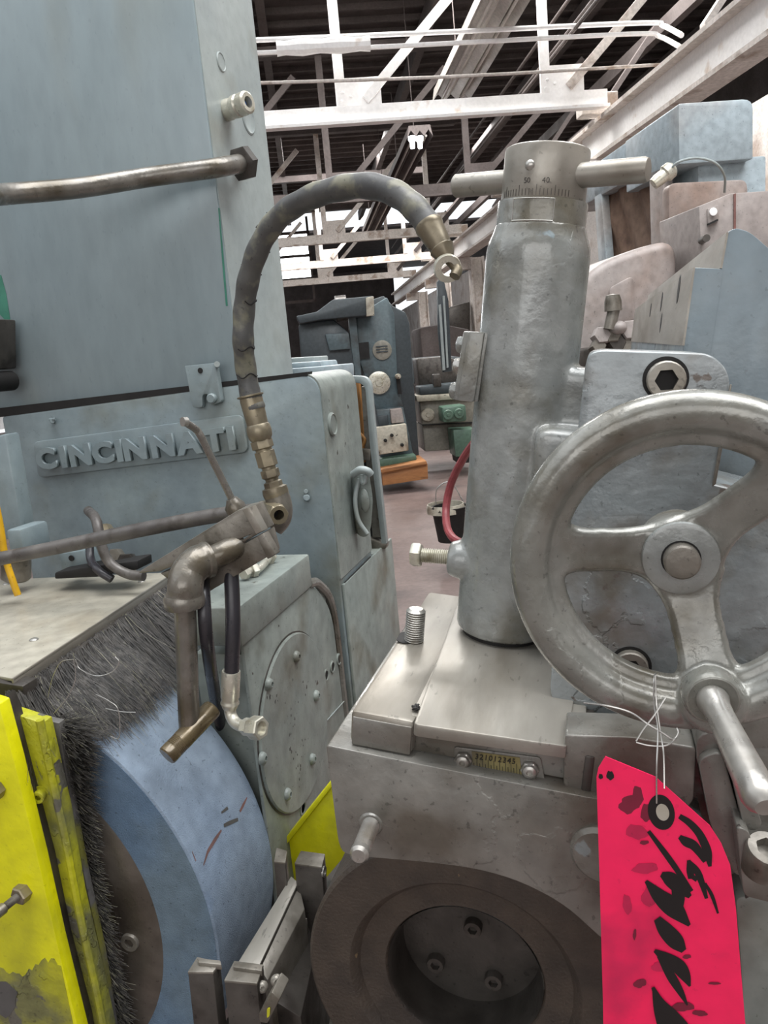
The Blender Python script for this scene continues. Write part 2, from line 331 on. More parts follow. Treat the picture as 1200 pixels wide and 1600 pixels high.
def truss(y, label, group, m, m2, x0=-6, x1=3.45, near=False):
    r = thing('roof_truss', label, 'truss', bw(0, y, 3.9), group)
    b = B(); bbox(b, x0, x1, y-.02, y+.02, 3.92, 4.08); bbox(b, x0, x1, y-.09, y+.02, 3.89, 3.92); obj('bottom_chord', b, m, r, smooth=False)
    b = B(); bbox(b, x0, x1, y-.08, y+.08, 6.0, 6.14); obj('top_chord', b, m2, r, smooth=False)
    xs = [.62-2.3*k for k in range(3)]+[2.78]
    for x in xs:
        b = B(); bbox(b, x-.05, x+.05, y-.03, y+.01, 4.08, 6.0); obj('vertical_member', b, m, r, smooth=False)
        b = B(); bbox(b, x-.02, x+.42, y-.015, y, 4.08, 4.34); obj('gusset_plate', b, m, r, smooth=False)
        b = B(); d = nrm(XB*1.55+EZ*1.5); p = bw(x+.25, y-.06, 4.12); q = np.cross(d, YB)
        box(b, p-q*.045, d*2.3, q*.09, YB*.05); obj('diagonal_member', b, m if x < 2 else m2, r, smooth=False)
        if near:
            for dx in (0, .02, .1, .34):
                b = B(); lathe(b, bw(x+dx, y-.03, 4.16 if dx > .05 else 4.12+dx*4), -YB, [(.016,0),(.014,.008),(0,.013)], 8); obj('rivet', b, m, r)
    return r
truss(8.6, 'nearest white steel roof truss spanning above the hose', 'roof trusses', WHITEP, WHITED, near=True)
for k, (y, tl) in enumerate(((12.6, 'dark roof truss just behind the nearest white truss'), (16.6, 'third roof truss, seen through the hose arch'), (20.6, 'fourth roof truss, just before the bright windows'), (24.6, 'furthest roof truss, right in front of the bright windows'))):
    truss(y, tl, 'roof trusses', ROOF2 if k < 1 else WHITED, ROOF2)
def pipes():
    y = 8.1
    def run(name, pts, r, m, label):
        o = obj(name, tube(B(), pts, r, 8, 4), m); tag(o, label, 'pipe'); return o
    A = lambda x, yy: YBp(x, yy, y)
    run('conduit_pipe', [A(300,67), A(700,50), A(1000,36), A(1035,40), YBp(1065,55,7.4)], .024, WHITEP, 'upper white conduit crossing the nearest truss and bending at right')
    run('conduit_pipe', [A(300,88), A(700,68), A(990,53), A(1030,57), YBp(1062,73,7.4)], .022, WHITEP, 'middle white conduit just under the upper conduit, bending at right')
    run('conduit_pipe', [A(300,133), A(700,120), A(1050,100)], .016, WHITED, 'lowest thin conduit passing behind the hanging lamp')
    o = obj('pipe_wrap', tube(B(), [A(432,76)+V(0,-.0,0), A(500,72), A(578,68)], .07, 10, 5, rf=lambda t: .068+.008*math.sin(t*47)), WHITEP); tag(o, 'crumpled white wrapping around the two conduits', 'wrap')
pipes()
def lamps():
    def strip(x0, x1, y0, y1, z, label, m, n=2):
        r = thing('strip_lamp', label, 'lamp', bw((x0+x1)/2, y0, z), 'ceiling strip lamps')
        wd = x1-x0; b = B(); prof = [(x0, z+.02), (x0+wd*.16, z+.11), (x0+wd*.34, z+.03), (x0+wd*.5, z+.10), (x0+wd*.66, z+.03), (x0+wd*.84, z+.11), (x1, z+.02), (x1-.03, z+.17), (x0+.03, z+.17)]
        prism(b, [bw(a, y0, c) for a, c in prof], YB*(y1-y0)); obj('lamp_housing', b, m, r, smooth=False)
        for f in (.25, .75):
            b = B(); cyl(b, bw(x0+wd*f, y0+.05, z+.045), bw(x0+wd*f, y1-.05, z+.045), .018, seg=10); obj('lamp_tube', b, LAMPH, r)
        for yy in (y0+.5, y1-.5):
            b = B(); cyl(b, bw((x0+x1)/2, yy, z+.17), bw((x0+x1)/2, yy+.1, 6.45), .006, seg=6); obj('hanger_rod', b, ROOF2, r)
    strip(1.9, 2.38, 4.2, 10.4, 4.58, 'nearest pale fluorescent strip lamp hanging past the truss', LAMPH)
    strip(1.68, 2.04, 11.3, 14.4, 4.42, 'second fluorescent strip lamp seen just below the truss chord', ROOF2)
    strip(1.60, 1.98, 15.2, 19.5, 4.42, 'furthest fluorescent strip lamp behind the hose arc', ROOF2)
    r = thing('twin_lamp_bulb', 'pair of bright white lamp ends below the truss', 'lamp', YBp(650,222,11.1))
    for x in (644, 656):
        b = B(); c = YBp(x, 222, 11.1); lathe(b, c-EZ*.08, EZ, [(0,0),(.03,.0),(.034,.08),(.05,.1),(.05,.15),(0,.16)], 10); obj('bulb', b, GLOW, r)
lamps()
def girder():
    r = thing('crane_girder', 'white riveted crane girder running above the pale cabinet', 'girder', bw(3.49, 6, 3.46))
    b = B(); bbox(b, 3.49, 3.53, -1, 30, 3.48, 3.80); obj('web', b, WHITEP, r, smooth=False)
    b = B(); bbox(b, 3.38, 3.64, -1, 30, 3.80, 3.84); obj('top_flange', b, WHITED, r, smooth=False)
    b = B(); bbox(b, 3.38, 3.64, -1, 30, 3.44, 3.48); obj('bottom_flange', b, WHITED, r, smooth=False)
    for y in (4.5, 8.9, 13, 17, 21, 25):
        c = thing('building_column', 'white steel building column under the crane girder', 'column', bw(3.75, y, 0), 'columns along the right wall')
        b = B(); bbox(b, 3.66, 3.70, y-.15, y+.15, 0, 3.44); bbox(b, 3.70, 3.92, y-.015, y+.015, 0, 3.44); bbox(b, 3.92, 3.96, y-.15, y+.15, 0, 3.44); obj('shaft', b, WHITED, c, smooth=False)
        b = B(); bbox(b, 3.3, 3.66, y-.12, y+.12, 3.2, 3.44); obj('bracket', b, WHITED, c, smooth=False)
        b = B(); bbox(b, 3.25, 3.66, y-.1, y+.1, 3.90, 4.12, .01); obj('saddle_plate', b, WHITED, c, smooth=False)
    b = B(); bbox(b, 4.6, 4.7, -1, 30, 5.0, 5.16); tag(obj('wall_beam', b, ROOF2, smooth=False), 'dark brown roof beam running above the white crane girder', 'beam')
    for y in (7.0, 9.6, 12.2, 14.8): b = B(); box(b, bw(3.7, y, 4.0), XB*.8+EZ*1.0, YB*.09, EZ*.09); tag(obj('roof_brace', b, WHITED if y < 9 else ROOF2, smooth=False), 'white sloping brace just above the crane girder, nearest' if y < 9 else 'dark sloping brace above the crane girder, further back', 'brace', 'roof braces over the girder')
    b = B(); a0 = XBp(1250,140,4.0); a1 = XBp(1150,190,4.0); d = a0-a1
    b = B(); cyl(b, bw(4.3, 3.0, 3.0), bw(4.3, 5.6, 3.0), .36, seg=28, ch=.03); tag(obj('ventilation_duct', b, WHITEP), 'large white round duct at the right edge', 'duct')
    for i, (x0, z0) in enumerate(((3.1, 4.7), (2.95, 4.5), (3.2, 5.1))):
        b = B(); cyl(b, bw(x0, 3, z0), bw(x0, 27, z0), .02, seg=8); tag(obj('roof_conduit', b, ROOF2), 'thin dark conduit running lengthwise under the roof', 'pipe', 'lengthwise roof conduits')
girder()

# ================================================================== BACKGROUND MACHINES
def bgpoly(name, px, y, ext, m, parent, bev=0., r=0.):
    pts = [YBp(a, b, y) for a, b in px]
    if r: pts = poly_round(pts, r)
    b = B(); prism(b, pts, YB*ext, bev); return obj(name, b, m, parent, angle=30)
def bgcyl(name, c, y, r, ext, m, parent, seg=20):
    b = B(); p = YBp(*c, y); lathe(b, p, -YB, [(0,-.01),(r,-.01),(r,ext*.8),(r*.9,ext),(r*.35,ext),(r*.3,ext*1.5),(0,ext*1.5)], seg); return obj(name, b, m, parent)
def milling_machine():
    y = 8.9; f = lambda x, z: z
    r = thing('vertical_milling_machine', 'dark blue grey vertical milling machine on a wooden skid', 'machine', YBp(600,745,y))
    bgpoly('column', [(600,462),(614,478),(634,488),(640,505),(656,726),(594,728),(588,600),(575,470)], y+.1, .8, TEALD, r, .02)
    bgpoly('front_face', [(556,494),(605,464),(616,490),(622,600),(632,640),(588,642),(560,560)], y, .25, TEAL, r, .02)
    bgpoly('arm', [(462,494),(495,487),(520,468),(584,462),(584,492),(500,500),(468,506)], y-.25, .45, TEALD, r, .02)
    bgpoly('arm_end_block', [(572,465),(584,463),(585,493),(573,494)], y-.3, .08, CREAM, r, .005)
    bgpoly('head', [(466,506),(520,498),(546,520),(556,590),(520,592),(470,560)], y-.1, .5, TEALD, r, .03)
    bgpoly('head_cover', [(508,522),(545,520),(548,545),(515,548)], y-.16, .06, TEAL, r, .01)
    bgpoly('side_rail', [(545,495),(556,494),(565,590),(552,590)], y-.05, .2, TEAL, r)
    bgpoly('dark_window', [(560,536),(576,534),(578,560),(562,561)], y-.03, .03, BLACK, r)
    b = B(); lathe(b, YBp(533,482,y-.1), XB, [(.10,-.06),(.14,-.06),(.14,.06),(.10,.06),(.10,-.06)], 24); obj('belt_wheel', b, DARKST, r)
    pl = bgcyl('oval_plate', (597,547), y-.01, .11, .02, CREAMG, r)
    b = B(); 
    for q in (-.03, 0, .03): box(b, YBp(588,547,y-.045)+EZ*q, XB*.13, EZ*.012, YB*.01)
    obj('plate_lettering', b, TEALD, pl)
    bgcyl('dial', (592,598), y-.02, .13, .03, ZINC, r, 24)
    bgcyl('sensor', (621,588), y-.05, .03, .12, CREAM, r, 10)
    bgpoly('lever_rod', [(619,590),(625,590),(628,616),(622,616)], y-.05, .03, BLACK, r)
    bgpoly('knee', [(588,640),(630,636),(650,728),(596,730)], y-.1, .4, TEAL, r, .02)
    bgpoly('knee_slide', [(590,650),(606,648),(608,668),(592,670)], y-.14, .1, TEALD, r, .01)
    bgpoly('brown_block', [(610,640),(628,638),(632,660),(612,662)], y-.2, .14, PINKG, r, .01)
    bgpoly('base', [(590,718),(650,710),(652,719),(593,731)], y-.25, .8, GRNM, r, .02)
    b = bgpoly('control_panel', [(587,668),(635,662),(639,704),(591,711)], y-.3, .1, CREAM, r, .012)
    for px in ((602,688),(612,680),(628,695)): bgcyl('panel_knob', px, y-.31, .02, .04, BLACK, b, 8)
    w = thing('wooden_skid', 'orange wooden skid under the milling machine', 'skid', YBp(632,755,y-.4))
    bgpoly('beam', [(597,738),(668,724),(669,748),(598,759)], y-.4, .18, WOOD, w, .005)
    bgpoly('cross_board', [(592,734),(666,720),(668,725),(597,739)], y-.45, .9, WOOD, w, .005)
milling_machine()
def lathe_machine():
    y = 9.6
    r = thing('bench_lathe', 'cream and grey lathe behind the milling machine', 'machine', YBp(690,705,y))
    bgpoly('headstock', [(655,628),(700,624),(742,622),(744,660),(660,664)], y, .6, CREAMG, r, .02)
    bgpoly('base_cabinet', [(660,664),(744,660),(744,700),(664,706)], y+.06, .6, CREAMG, r, .02)
    bgpoly('seam', [(660,663),(744,659),(744,661),(660,665)], y-.01, .02, BLACK, r)
    bgcyl('dial', (668,648), y, .085, .04, CREAM, r)
    bgpoly('carriage', [(655,604),(735,596),(738,612),(656,618)], y-.1, .4, TEALD, r, .02)
    bgpoly('chip_tray', [(650,618),(742,612),(742,622),(652,628)], y-.1, .5, CREAM, r, .01)
    bgpoly('dark_bed', [(650,560),(700,556),(735,575),(738,600),(655,608)], y+.3, .4, DARKST, r, .03)
    bgpoly('tool_post', [(676,585),(688,584),(690,604),(678,605)], y-.12, .1, DARKST, r, .01)
    g = thing('green_motor', 'small green motor box in front of the lathe', 'motor', YBp(705,655,y-.4))
    bgpoly('housing', [(690,636),(728,632),(730,658),(692,661)], y-.45, .3, GRNM, g, .03)
    bgcyl('end_cap', (700,648), y-.46, .06, .03, GRNM, g); bgcyl('end_cap', (717,646), y-.46, .06, .03, GRNM, g)
    g = thing('green_cabinet', 'green metal cabinet beside the grey column foot', 'cabinet', YBp(722,712,y-.4))
    bgpoly('body', [(708,672),(745,670),(745,712),(712,714)], y-.4, .4, GRNM, g, .01)
    bgpoly('kick_plate', [(714,712),(745,710),(745,722),(716,724)], y-.38, .36, BLACK, g)
    t = thing('upright_slide_rails', 'tall dark teal upright with two pale rails in the aisle', 'machine', YBp(690,580,8.6))
    bgpoly('post', [(684,440),(692,430),(701,470),(706,580),(693,582),(686,520)], 8.6, .1, TEALD, t, .005)
    bgpoly('rail', [(686,476),(689,475),(696,578),(692,579)], 8.56, .03, SIDE, t); bgpoly('rail', [(692,462),(695,462),(701,574),(698,575)], 8.56, .03, SIDE, t)
    for i, px in enumerate((( (640,560),(700,555),(735,560),(735,600),(645,600) ), ((655,512),(690,506),(735,515),(735,560),(660,560)), ((735,470),(735,530),(700,528),(700,480)))):
        b = B(); prism(b, [YBp(a, c, 13+i*2) for a, c in px], YB*1.2, .05); tag(obj('distant_machine', b, (TEALD, ROOF2, DARKST)[i]), ('dark blue machine hump deep in the aisle', 'brownish machine block further down the aisle', 'dark tall machine deepest in the aisle')[i], 'machine')
lathe_machine()
def small_bg():
    y = 4.6
    b = B(); tube(b, [Yp(742,690,3.6), Yp(724,716,3.7), Yp(705,755,3.8), Yp(697,795,3.8), Yp(700,828,3.7), Yp(716,846,3.6), Yp(745,848,3.5)], .02, 10)
    tag(obj('red_hose', b, RED), 'dull red hose looping down beside the grey column', 'hose')
    k = thing('bucket', 'black and cream bucket on the floor behind the red hose', 'bucket', YBp(700,800,5.2)*V(1,1,0))
    c = YBp(704,810,5.3); 
    b = B(); lathe(b, c-EZ*.16, EZ, [(0,0),(.10,0),(.13,.24),(.135,.25),(.12,.25),(.10,.02),(0,.02)], 24); obj('pail', b, BLACK, k)
    b = B(); lathe(b, c+EZ*.05+XB*-.03, EZ, [(.125,0),(.135,0),(.138,.03),(.13,.06),(.125,.06),(.125,0)], 24); obj('rim_band', b, CREAM, k)
    b = B(); tube(b, [c+V(-.1,0,.1), c+V(-.08,0,.22), c+V(.02,0,.26), c+V(.1,0,.12)], .004, 6); obj('bail_handle', b, WIREM, k)
small_bg()
def pale_cabinet():
    X0 = 1.48
    r = thing('pale_grinder_cabinet', 'tall dusty pale blue machine cabinet with brown canvas opening', 'cabinet', bw(1.6, 3.2, 0))
    P = lambda x, y: XBp(x, y, X0); F = lambda x, y, d=3.0: YBp(x, y, d)
    b = B(); prism(b, poly_round([bw(X0,3.0,2.12), bw(X0,3.0,2.335), bw(1.775,3.0,2.335), bw(1.775,3.0,2.12)], 0, only={1:.01, 2:.04}), YB*.5, .006); obj('upper_body', b, BLUEG, r)
    b = B(); bbox(b, X0+.10, 1.86, 3.05, 3.6, .3, 2.14, .01); obj('lower_body', b, BLUEG, r)
    # long left side wall with the opening
    b = B(); bbox(b, X0+.0, X0+.3, 3.5, 4.25, 2.17, 2.33, .01); obj('side_header', b, BLUEG, r)
    b = B(); prism(b, [P(928,300), P(938,292), P(960,560), P(945,560)], XB*.04, .003); obj('door_post', b, BLUEG, r)
    b = B(); prism(b, [P(1014,270), P(1035,262), P(1050,560), P(1022,560)], XB*.04, .003); obj('door_post', b, PINKG, r)
    b = B(); prism(b, [P(930,305), P(1018,262), P(1018,250), P(928,292)], XB*.05, .003); obj('door_rail', b, BLUEG, r)
    # canvas with folds
    b = B(); A = [XBp(932,312,X0+.05), XBp(1026,266,X0+.05), XBp(1034,560,X0+.05), XBp(945,560,X0+.05)]; n = 28; g = []
    for i in range(n+1):
        row = []
        for j in range(n+1):
            s, t = i/n, j/n; p = (A[0]*(1-s)+A[1]*s)*(1-t)+(A[3]*(1-s)+A[2]*s)*t
            p = p+XB*.012*math.sin(9*s+7*t*(1-s)*3)*(.3+t)+XB*.008*math.sin(23*s-14*t); row.append(b.verts.new(tuple(p)))
        g.append(row)
    for i in range(n):
        for j in range(n): b.faces.new([g[i][j], g[i+1][j], g[i+1][j+1], g[i][j+1]])
    bmesh.ops.solidify(b, geom=b.faces[:], thickness=.006); obj('canvas_curtain', b, BROWN, r)
    b = B(); prism(b, poly_round([F(1045,286,2.98), F(1168,280,2.98), F(1175,480,2.98), F(1045,480,2.98)], .03), YB*.06, .006); obj('front_panel', b, PINKG, r)
    # swan neck sight and cable
    b = B(); lathe(b, F(1028,282,2.9), nrm(V(1,.2,.7)), [(0,-.02),(.02,-.02),(.024,.0),(.024,.03),(.032,.035),(.03,.06),(.02,.07),(0,.07)], 16); obj('cable_gland', b, ZINC, r)
    b = B(); tube(b, [F(1045,268,2.88), F(1060,253,2.85), F(1090,247,2.85), F(1118,255,2.85), F(1132,275,2.88), F(1132,300,2.95)], .0045, 8); obj('cable', b, SIDE, r)
    j = thing('junction_box', 'pinkish grey junction box with white oval sight glass', 'box', YBp(1100,400,2.6))
    b = B(); prism(b, [YBp(1092,322,2.6), YBp(1142,302,2.6), YBp(1215,297,2.6), YBp(1215,440,2.6), YBp(1098,440,2.6)], YB*.3, .004); obj('body', b, PINKG, j)
    b = B(); prism(b, [YBp(1106,326,2.59), YBp(1123,320,2.59), YBp(1124,345,2.59), YBp(1107,354,2.59)], YB*.02, .002); obj('sight_plate', b, PINKG, j)
    b = B(); c = YBp(1114,331,2.585); lathe(b, c, -YB, [(0,0),(.013,0),(.013,.004),(0,.006)], 16); obj('sight_glass', b, GLOW if False else WHITEP, j)
    b = B(); prism(b, [YBp(1107,349,2.58), YBp(1122,342,2.58), YBp(1122,345,2.58), YBp(1107,352,2.58)], YB*.01); obj('slot', b, BLACK, j)
    b = B(); cyl(b, YBp(1096,376,2.6), YBp(1104,372,2.5), .012, seg=12); obj('latch_knob', b, DARKST, j)
    b = B(); prism(b, [YBp(1147,303,2.595), YBp(1150,302,2.595), YBp(1150,440,2.595), YBp(1147,440,2.595)], YB*.004); obj('seam', b, RUST, j)
    # rounded cast hood below the canvas
    h = thing('cast_hood', 'rounded dusty pink grey casting below the canvas opening', 'hood', YBp(960,560,2.7))
    b = B(); prism(b, poly_round([YBp(880,600,2.7), YBp(885,480,2.7), YBp(925,415,2.7), YBp(1000,385,2.7), YBp(1060,372,2.7), YBp(1060,600,2.7)], .08, 6), YB*.35, .03, 3); obj('shell', b, PINKG, h)
    b = B(); prism(b, poly_round([YBp(952,450,2.69), YBp(990,430,2.69), YBp(992,500,2.69), YBp(955,510,2.69)], .02), YB*.02, .004); obj('cover_plate', b, PINKG, h)
    v = thing('valve_cluster', 'dusty brown fittings and valve in front of the hood', 'valve', YBp(950,545,2.5))
    b = B(); cyl(b, YBp(952,515,2.5), YBp(960,480,2.5), .02, seg=14); lathe(b, YBp(958,486,2.5), EZ, [(0,0),(.028,0),(.028,.03),(.022,.05),(0,.055)], 14); obj('oil_cup', b, AGED, v)
    b = B(); sphere(b, YBp(966,512,2.5), .028, (1,1,.8)); obj('elbow_ball', b, PINKG, v)
    for q in ((935,528,.03),(950,525,.034),(978,520,.035),(958,540,.03),(930,545,.025),(975,545,.03)):
        b = B(); lathe(b, YBp(q[0], q[1], 2.55), nrm(V(.3,-1,.2)), hexprof(q[2], .05), 18); obj('pipe_nut', b, random.choice((AGED, PINKG, DARKST)), v)
    b = B(); prism(b, [YBp(860,552,2.6), YBp(985,535,2.6), YBp(985,620,2.6), YBp(860,620,2.6)], YB*.25, .01); obj('bracket_shelf', b, DARKST, v)
pale_cabinet()

# ================================================================== LEFT: CABINET AND GUARD OF THE GRINDER
def tall_cabinet():
    r = thing('tall_machine_cabinet', 'tall blue grey steel cabinet rising at upper left', 'cabinet', V(-.95,1.5,1.46))
    z0 = 1.478; a = Yp(358,600,1.35); c = Yp(465,584,1.43)
    e0 = -.652; e1 = c[0]
    b = B(); dz = -.05*1.0
    # outline in plan, swept up; the floor line drops slightly to the left
    e0 = -.7225; yb = 1.815
    L = [V(-1.8,1.512,1.426), V(e0,1.512,1.471), V(e0,yb,1.475), V(-1.8,yb,1.43)]
    prism(b, L, EZ*1.25, .005); obj('shell', b, BLUE, r)
    b = B(); prism(b, [V(e0+.0015,1.516,1.476), V(e0+.0015,yb-.004,1.479), V(e0+.0015,yb-.004,2.7), V(e0+.0015,1.516,2.7)], EX*-.003); obj('side_sheet', b, SIDE, r)  # paler tone paints in the light on the right-facing side
    n = EX
    def E(x, y): return Xp(x, y, e0+.0016)
    for (px, rad) in (((345,97),.019),((388,186),.0325)):
        b = B(); lathe(b, E(*px), n, [(0,-.002),(rad,-.002),(rad,.001),(rad*.9,.0025),(rad*.82,.0012),(0,.0012)], 28); obj('plug', b, SIDE, r)
    ft = thing('hose_coupling', 'zinc quick coupling with blue centre on the cabinet edge', 'fitting', E(365,170))
    b = B(); ax = nrm(V(1,-.35,.02)); lathe(b, E(353,173), ax, [(0,-.002),(.021,0),(.021,.013),(.018,.018),(.018,.025),(.022,.027),(.022,.038),(.019,.041),(.022,.045),(.022,.062),(.018,.065),(.011,.065),(.011,.045),(0,.045)], 28); obj('body', b, ZINC, ft)
    b = B(); p = E(353,173)+ax*.047; lathe(b, p, ax, [(0,0),(.008,0),(.007,.006),(0,.006)], 16); obj('insert', b, BLUEP, ft)
    t = thing('steel_handrail_tube', 'bent grey steel tube fixed by a hex nut across the cabinet', 'tube', Yp(0,300,1.2))
    b = B(); tube(b, [Yp(-160,312,1.0), Yp(-60,309,1.06), Yp(0,304,1.22), Yp(120,294,1.34), Yp(230,277,1.43), Yp(320,265,1.468), Yp(350,260,1.495), Yp(380,255,1.55)], .0185, 20, 8, ); obj('tube', b, PIPE, t)
    b = B(); p = Yp(384,255,1.556); a2 = nrm(Yp(350,260,1.495)-p); tube(b, [p, p+V(-.02,.03,0), E(380,256)+V(-.004,0,0)], .010, 10, 4); lathe(b, p-a2*.002, a2, hexprof(.034,.020), 24); obj('hex_nut', b, DARKST, t)
    # weathered green touch-up along the corner
    b = B(); prism(b, [Yp(x, y, 1.5115) for x, y in ((341,325),(343,325),(351,420),(356,478),(353,478),(348,420))], EY*-.0004); obj('green_mark', b, TEALCH, r, smooth=False)
    b = B(); prism(b, [Yp(x, y, 1.5115) for x, y in ((-20,425),(2,430),(10,460),(17,505),(8,500),(-20,470))], EY*-.0004); obj('green_mark', b, TEALCH, r, smooth=False)
    0 and prism(b, [V(-1.08,1.349,1.50), V(-1.075,1.349,1.50), V(-1.075,1.349,1.70), V(-1.09,1.349,1.72)], EY*-.0006)
    k = thing('control_box', 'dark grey control box at the left edge below the cabinet', 'box', Yp(-10,600,1.40))
    b = B(); prism(b, [Yp(-90,500,1.40), Yp(-22,498,1.40), Yp(-20,578,1.40), Yp(-90,586,1.40)], EY*.09, .004); obj('body', b, DARKST, k)
    b = B(); lathe(b, Yp(-24,598,1.40), -EY, [(0,-.08),(.022,-.08),(.022,.01),(.015,.012),(.012,0),(0,0)], 20); obj('cable_gland', b, BLACK, k)
tall_cabinet()
NF = nrm(V(.0,-1,0))
def guard():
    yf = 1.49
    r = thing('wheel_guard', 'blue grey cast wheel guard with raised lettering', 'guard', V(-.9,1.4,.9))
    b = B(); f = lambda x, y: Yp(x, y, yf)
    pts = [f(4,655), f(478,593), f(499,612), f(505,700), f(540,905), f(545,1080), f(560,1200), f(120,1250), f(60,900), f(36,820)]
    XG = -.540; pts = [f(2,650), V(XG,yf,1.482), V(XG,yf,.60), f(60,1300), f(50,900)]
    pts = poly_round(pts, 0, 8, only={0:.012, 1:.045})
    prism(b, pts, EY*.25, .004, 2); obj('body', b, BLUE2, r)
    xs = XG; top = 1.482
    o1 = poly_round([V(XG-.12,yf+.004,top-.004), V(XG+.0,yf+.004,top), V(XG,yf+.004,1.046)], 0, 8, only={1:.045})
    o2 = poly_round([V(XG-.12,yf+.004,top-.001), V(XG+.003,yf+.004,top+.003), V(XG+.003,yf+.004,1.046)], 0, 8, only={1:.047})
    b = B(); prism(b, o1+o2[::-1], EY*.243); obj('edge_band', b, GREEN, r)
    b = B(); tube(b, [Xp(538,911,XG+.003), Xp(560,889,XG+.003), Xp(579,870,XG+.003)], .0018, 6); obj('seam_line', b, BLACK, r)
    b = B(); prism(b, [f(-90,664), f(480,587), f(480,581), f(-90,648)], EY*.03, 0); obj('gap_strip', b, BLACK, r)
    # nameplate
    npz = f(60,745); u = nrm(f(390,705)-f(60,745)); v = nrm(f(55,690)-f(60,745))
    q = poly_round([Yp(54,690,yf-.002), Yp(381,647,yf-.002), Yp(390,706,yf-.002), Yp(62,746,yf-.002)], .016, 6)
    b = B(); prism(b, q, EY*-.007, .0025, 2); pn = obj('nameplate', b, BLUE2, r)
    ROOTS[pn] = ROOTS[r]
    xc = [76,103,129,164,190,214,257,298,338,364]; cy0 = 716; slope = (684-716)/(364-76)
    places = []
    for i, x in enumerate(xc):
        c = Yp(x, cy0+slope*(x-76), yf-.009); places.append((c, u*1.22, nrm(EZ+V(-.05,0,0))))
    letters('CINCINNATI', places, .049, -EY, BLUE2, pn, 'letter', .011, bold=.05)
    # hooked latch plate
    ya = yf-.018
    o = [(288,572),(336,567),(346,628),(327,634),(326,616),(316,616),(316,637),(301,637)]
    b = B(); prism(b, poly_round([Yp(x, y, ya) for x, y in o], 0, 5, only={0:.003, 1:.003, 2:.006, 3:.006, 4:.008, 5:.008, 6:.006, 7:.006}), EY*.016, .0015); hp = obj('hook_plate', b, BLUE2, r)
    b = B(); lathe(b, Yp(313,579,ya-.0005), -EY, [(0,0),(.0058,0),(.0058,.0007),(0,.0007)], 16); obj('hole', b, BLACK, hp)
    b = B(); lathe(b, Yp(334,622,ya+.004), -EY, [(0,0),(.0105,0),(.0105,.012),(.008,.015),(0,.015)], 20); obj('hinge_pin', b, BLUE2, r)
    b = B(); cyl(b, Yp(339,569,ya+.01), Yp(339,569,ya-.008), .006, seg=14); obj('stud', b, SIDE, r)
    b = B(); cyl(b, Yp(82,658,yf), Yp(82,658,yf-.014), .0055, seg=14, ch=.001); lathe(b, Yp(82,655,yf-.012), EX, [(0,-.008),(.003,-.008),(.003,.008),(0,.008)], 8); obj('stud', b, BLUE2, r)
    b = B(); cyl(b, Yp(478,768,yf), Yp(478,768,yf-.01), .005, seg=14, ch=.001); cyl(b, Yp(479,778,yf), Yp(479,778,yf-.012), .0075, seg=16, ch=.002); obj('stud', b, BLUE2, r)
    b = B(); lathe(b, Xp(518,663,XG+.003), EX, [(0,0),(.025,0),(.025,.003),(.0215,.006),(.019,.004),(0,.004)], 28)
    obj('round_plug', b, GREEN, r)
    # cast oval latch handle on the side band
    lt = thing('swivel_latch', 'oval grey green cast latch on the guard edge', 'latch', Yp(570,780,1.61))
    yl = 1.613
    b = B(); prism(b, poly_round([Yp(x, y, yl) for x, y in ((553,735),(575,728),(583,780),(580,825),(574,840),(560,838),(553,800))], .012, 4), EY*.02+EX*-.012, .004, 3); obj('back_plate', b, GREEN, lt)
    b = B(); sphere(b, Yp(570,782,yl-.006), .014, (.75,.5,1.9)); obj('oval_boss', b, GREEN, lt)
    b = B(); tube(b, [Yp(561,748,yl-.006), Yp(555,780,yl-.012), Yp(560,812,yl-.012), Yp(574,834,yl-.008)], .005, 10, 6); obj('curved_rib', b, SIDE, lt)
    b = B(); tube(b, [Yp(552,741,yl-.01), Yp(563,734,yl-.018), Yp(574,736,yl-.016), Yp(579,741,yl-.01)], .0085, 12, 6); obj('hinge_barrel', b, SIDE, lt)
    b = B(); tube(b, [Yp(565,742,yl-.012), Yp(568,755,yl-.012), Yp(572,742,yl-.012)], .006, 10, 5); obj('hinge_arm', b, SIDE, lt)
    # open door frame behind
    d = thing('open_guard_door', 'open rounded guard door behind the wheel guard, rusty inside', 'door', Yp(585,840,1.81))
    yd = 1.81; o = poly_round([Yp(x, y, yd) for x, y in ((545,587),(578,588),(588,700),(604,850),(596,850),(578,700),(570,600),(545,597))], 0, 6, only={1:.03, 6:.02})
    b = B(); prism(b, o, EY*.02, .002); obj('door_edge', b, SIDE, d)
    b = B(); prism(b, [Yp(x, y, yd+.05) for x, y in ((540,592),(572,600),(600,858),(560,858))], EY*.02); obj('back_plate', b, BLACK, d)
    b = B(); prism(b, [Yp(x, y, yd+.03) for x, y in ((545,594),(560,594),(572,720),(566,725))], EY*.02, .002); obj('primer_patch', b, ORNG, d)
    b = B(); prism(b, [Yp(x, y, yd+.01) for x, y in ((564,604),(573,604),(596,840),(582,840),(570,700))], EY*.02, .002); obj('inner_strip', b, AGED, d)
    b = B(); prism(b, [Yp(x, y, yd) for x, y in ((565,701),(579,702),(579,720),(566,719))], EY*.02, .002); obj('hinge_block', b, AGED, d)
    b = B(); tube(b, [Yp(561,676,yd+.02), Yp(570,686,yd+.01), Yp(566,700,yd+.01)], .004, 8); obj('spring', b, ORNG, d)
    b = B(); prism(b, [Yp(x, y, yd) for x, y in ((575,842),(604,850),(602,858),(574,858))], EY*.03, .002); obj('sill', b, AGED, d)
    # lower side panel
    p = thing('lower_guard_panel', 'grey green lower side panel beside the floor aisle', 'panel', Yp(570,1000,1.6))
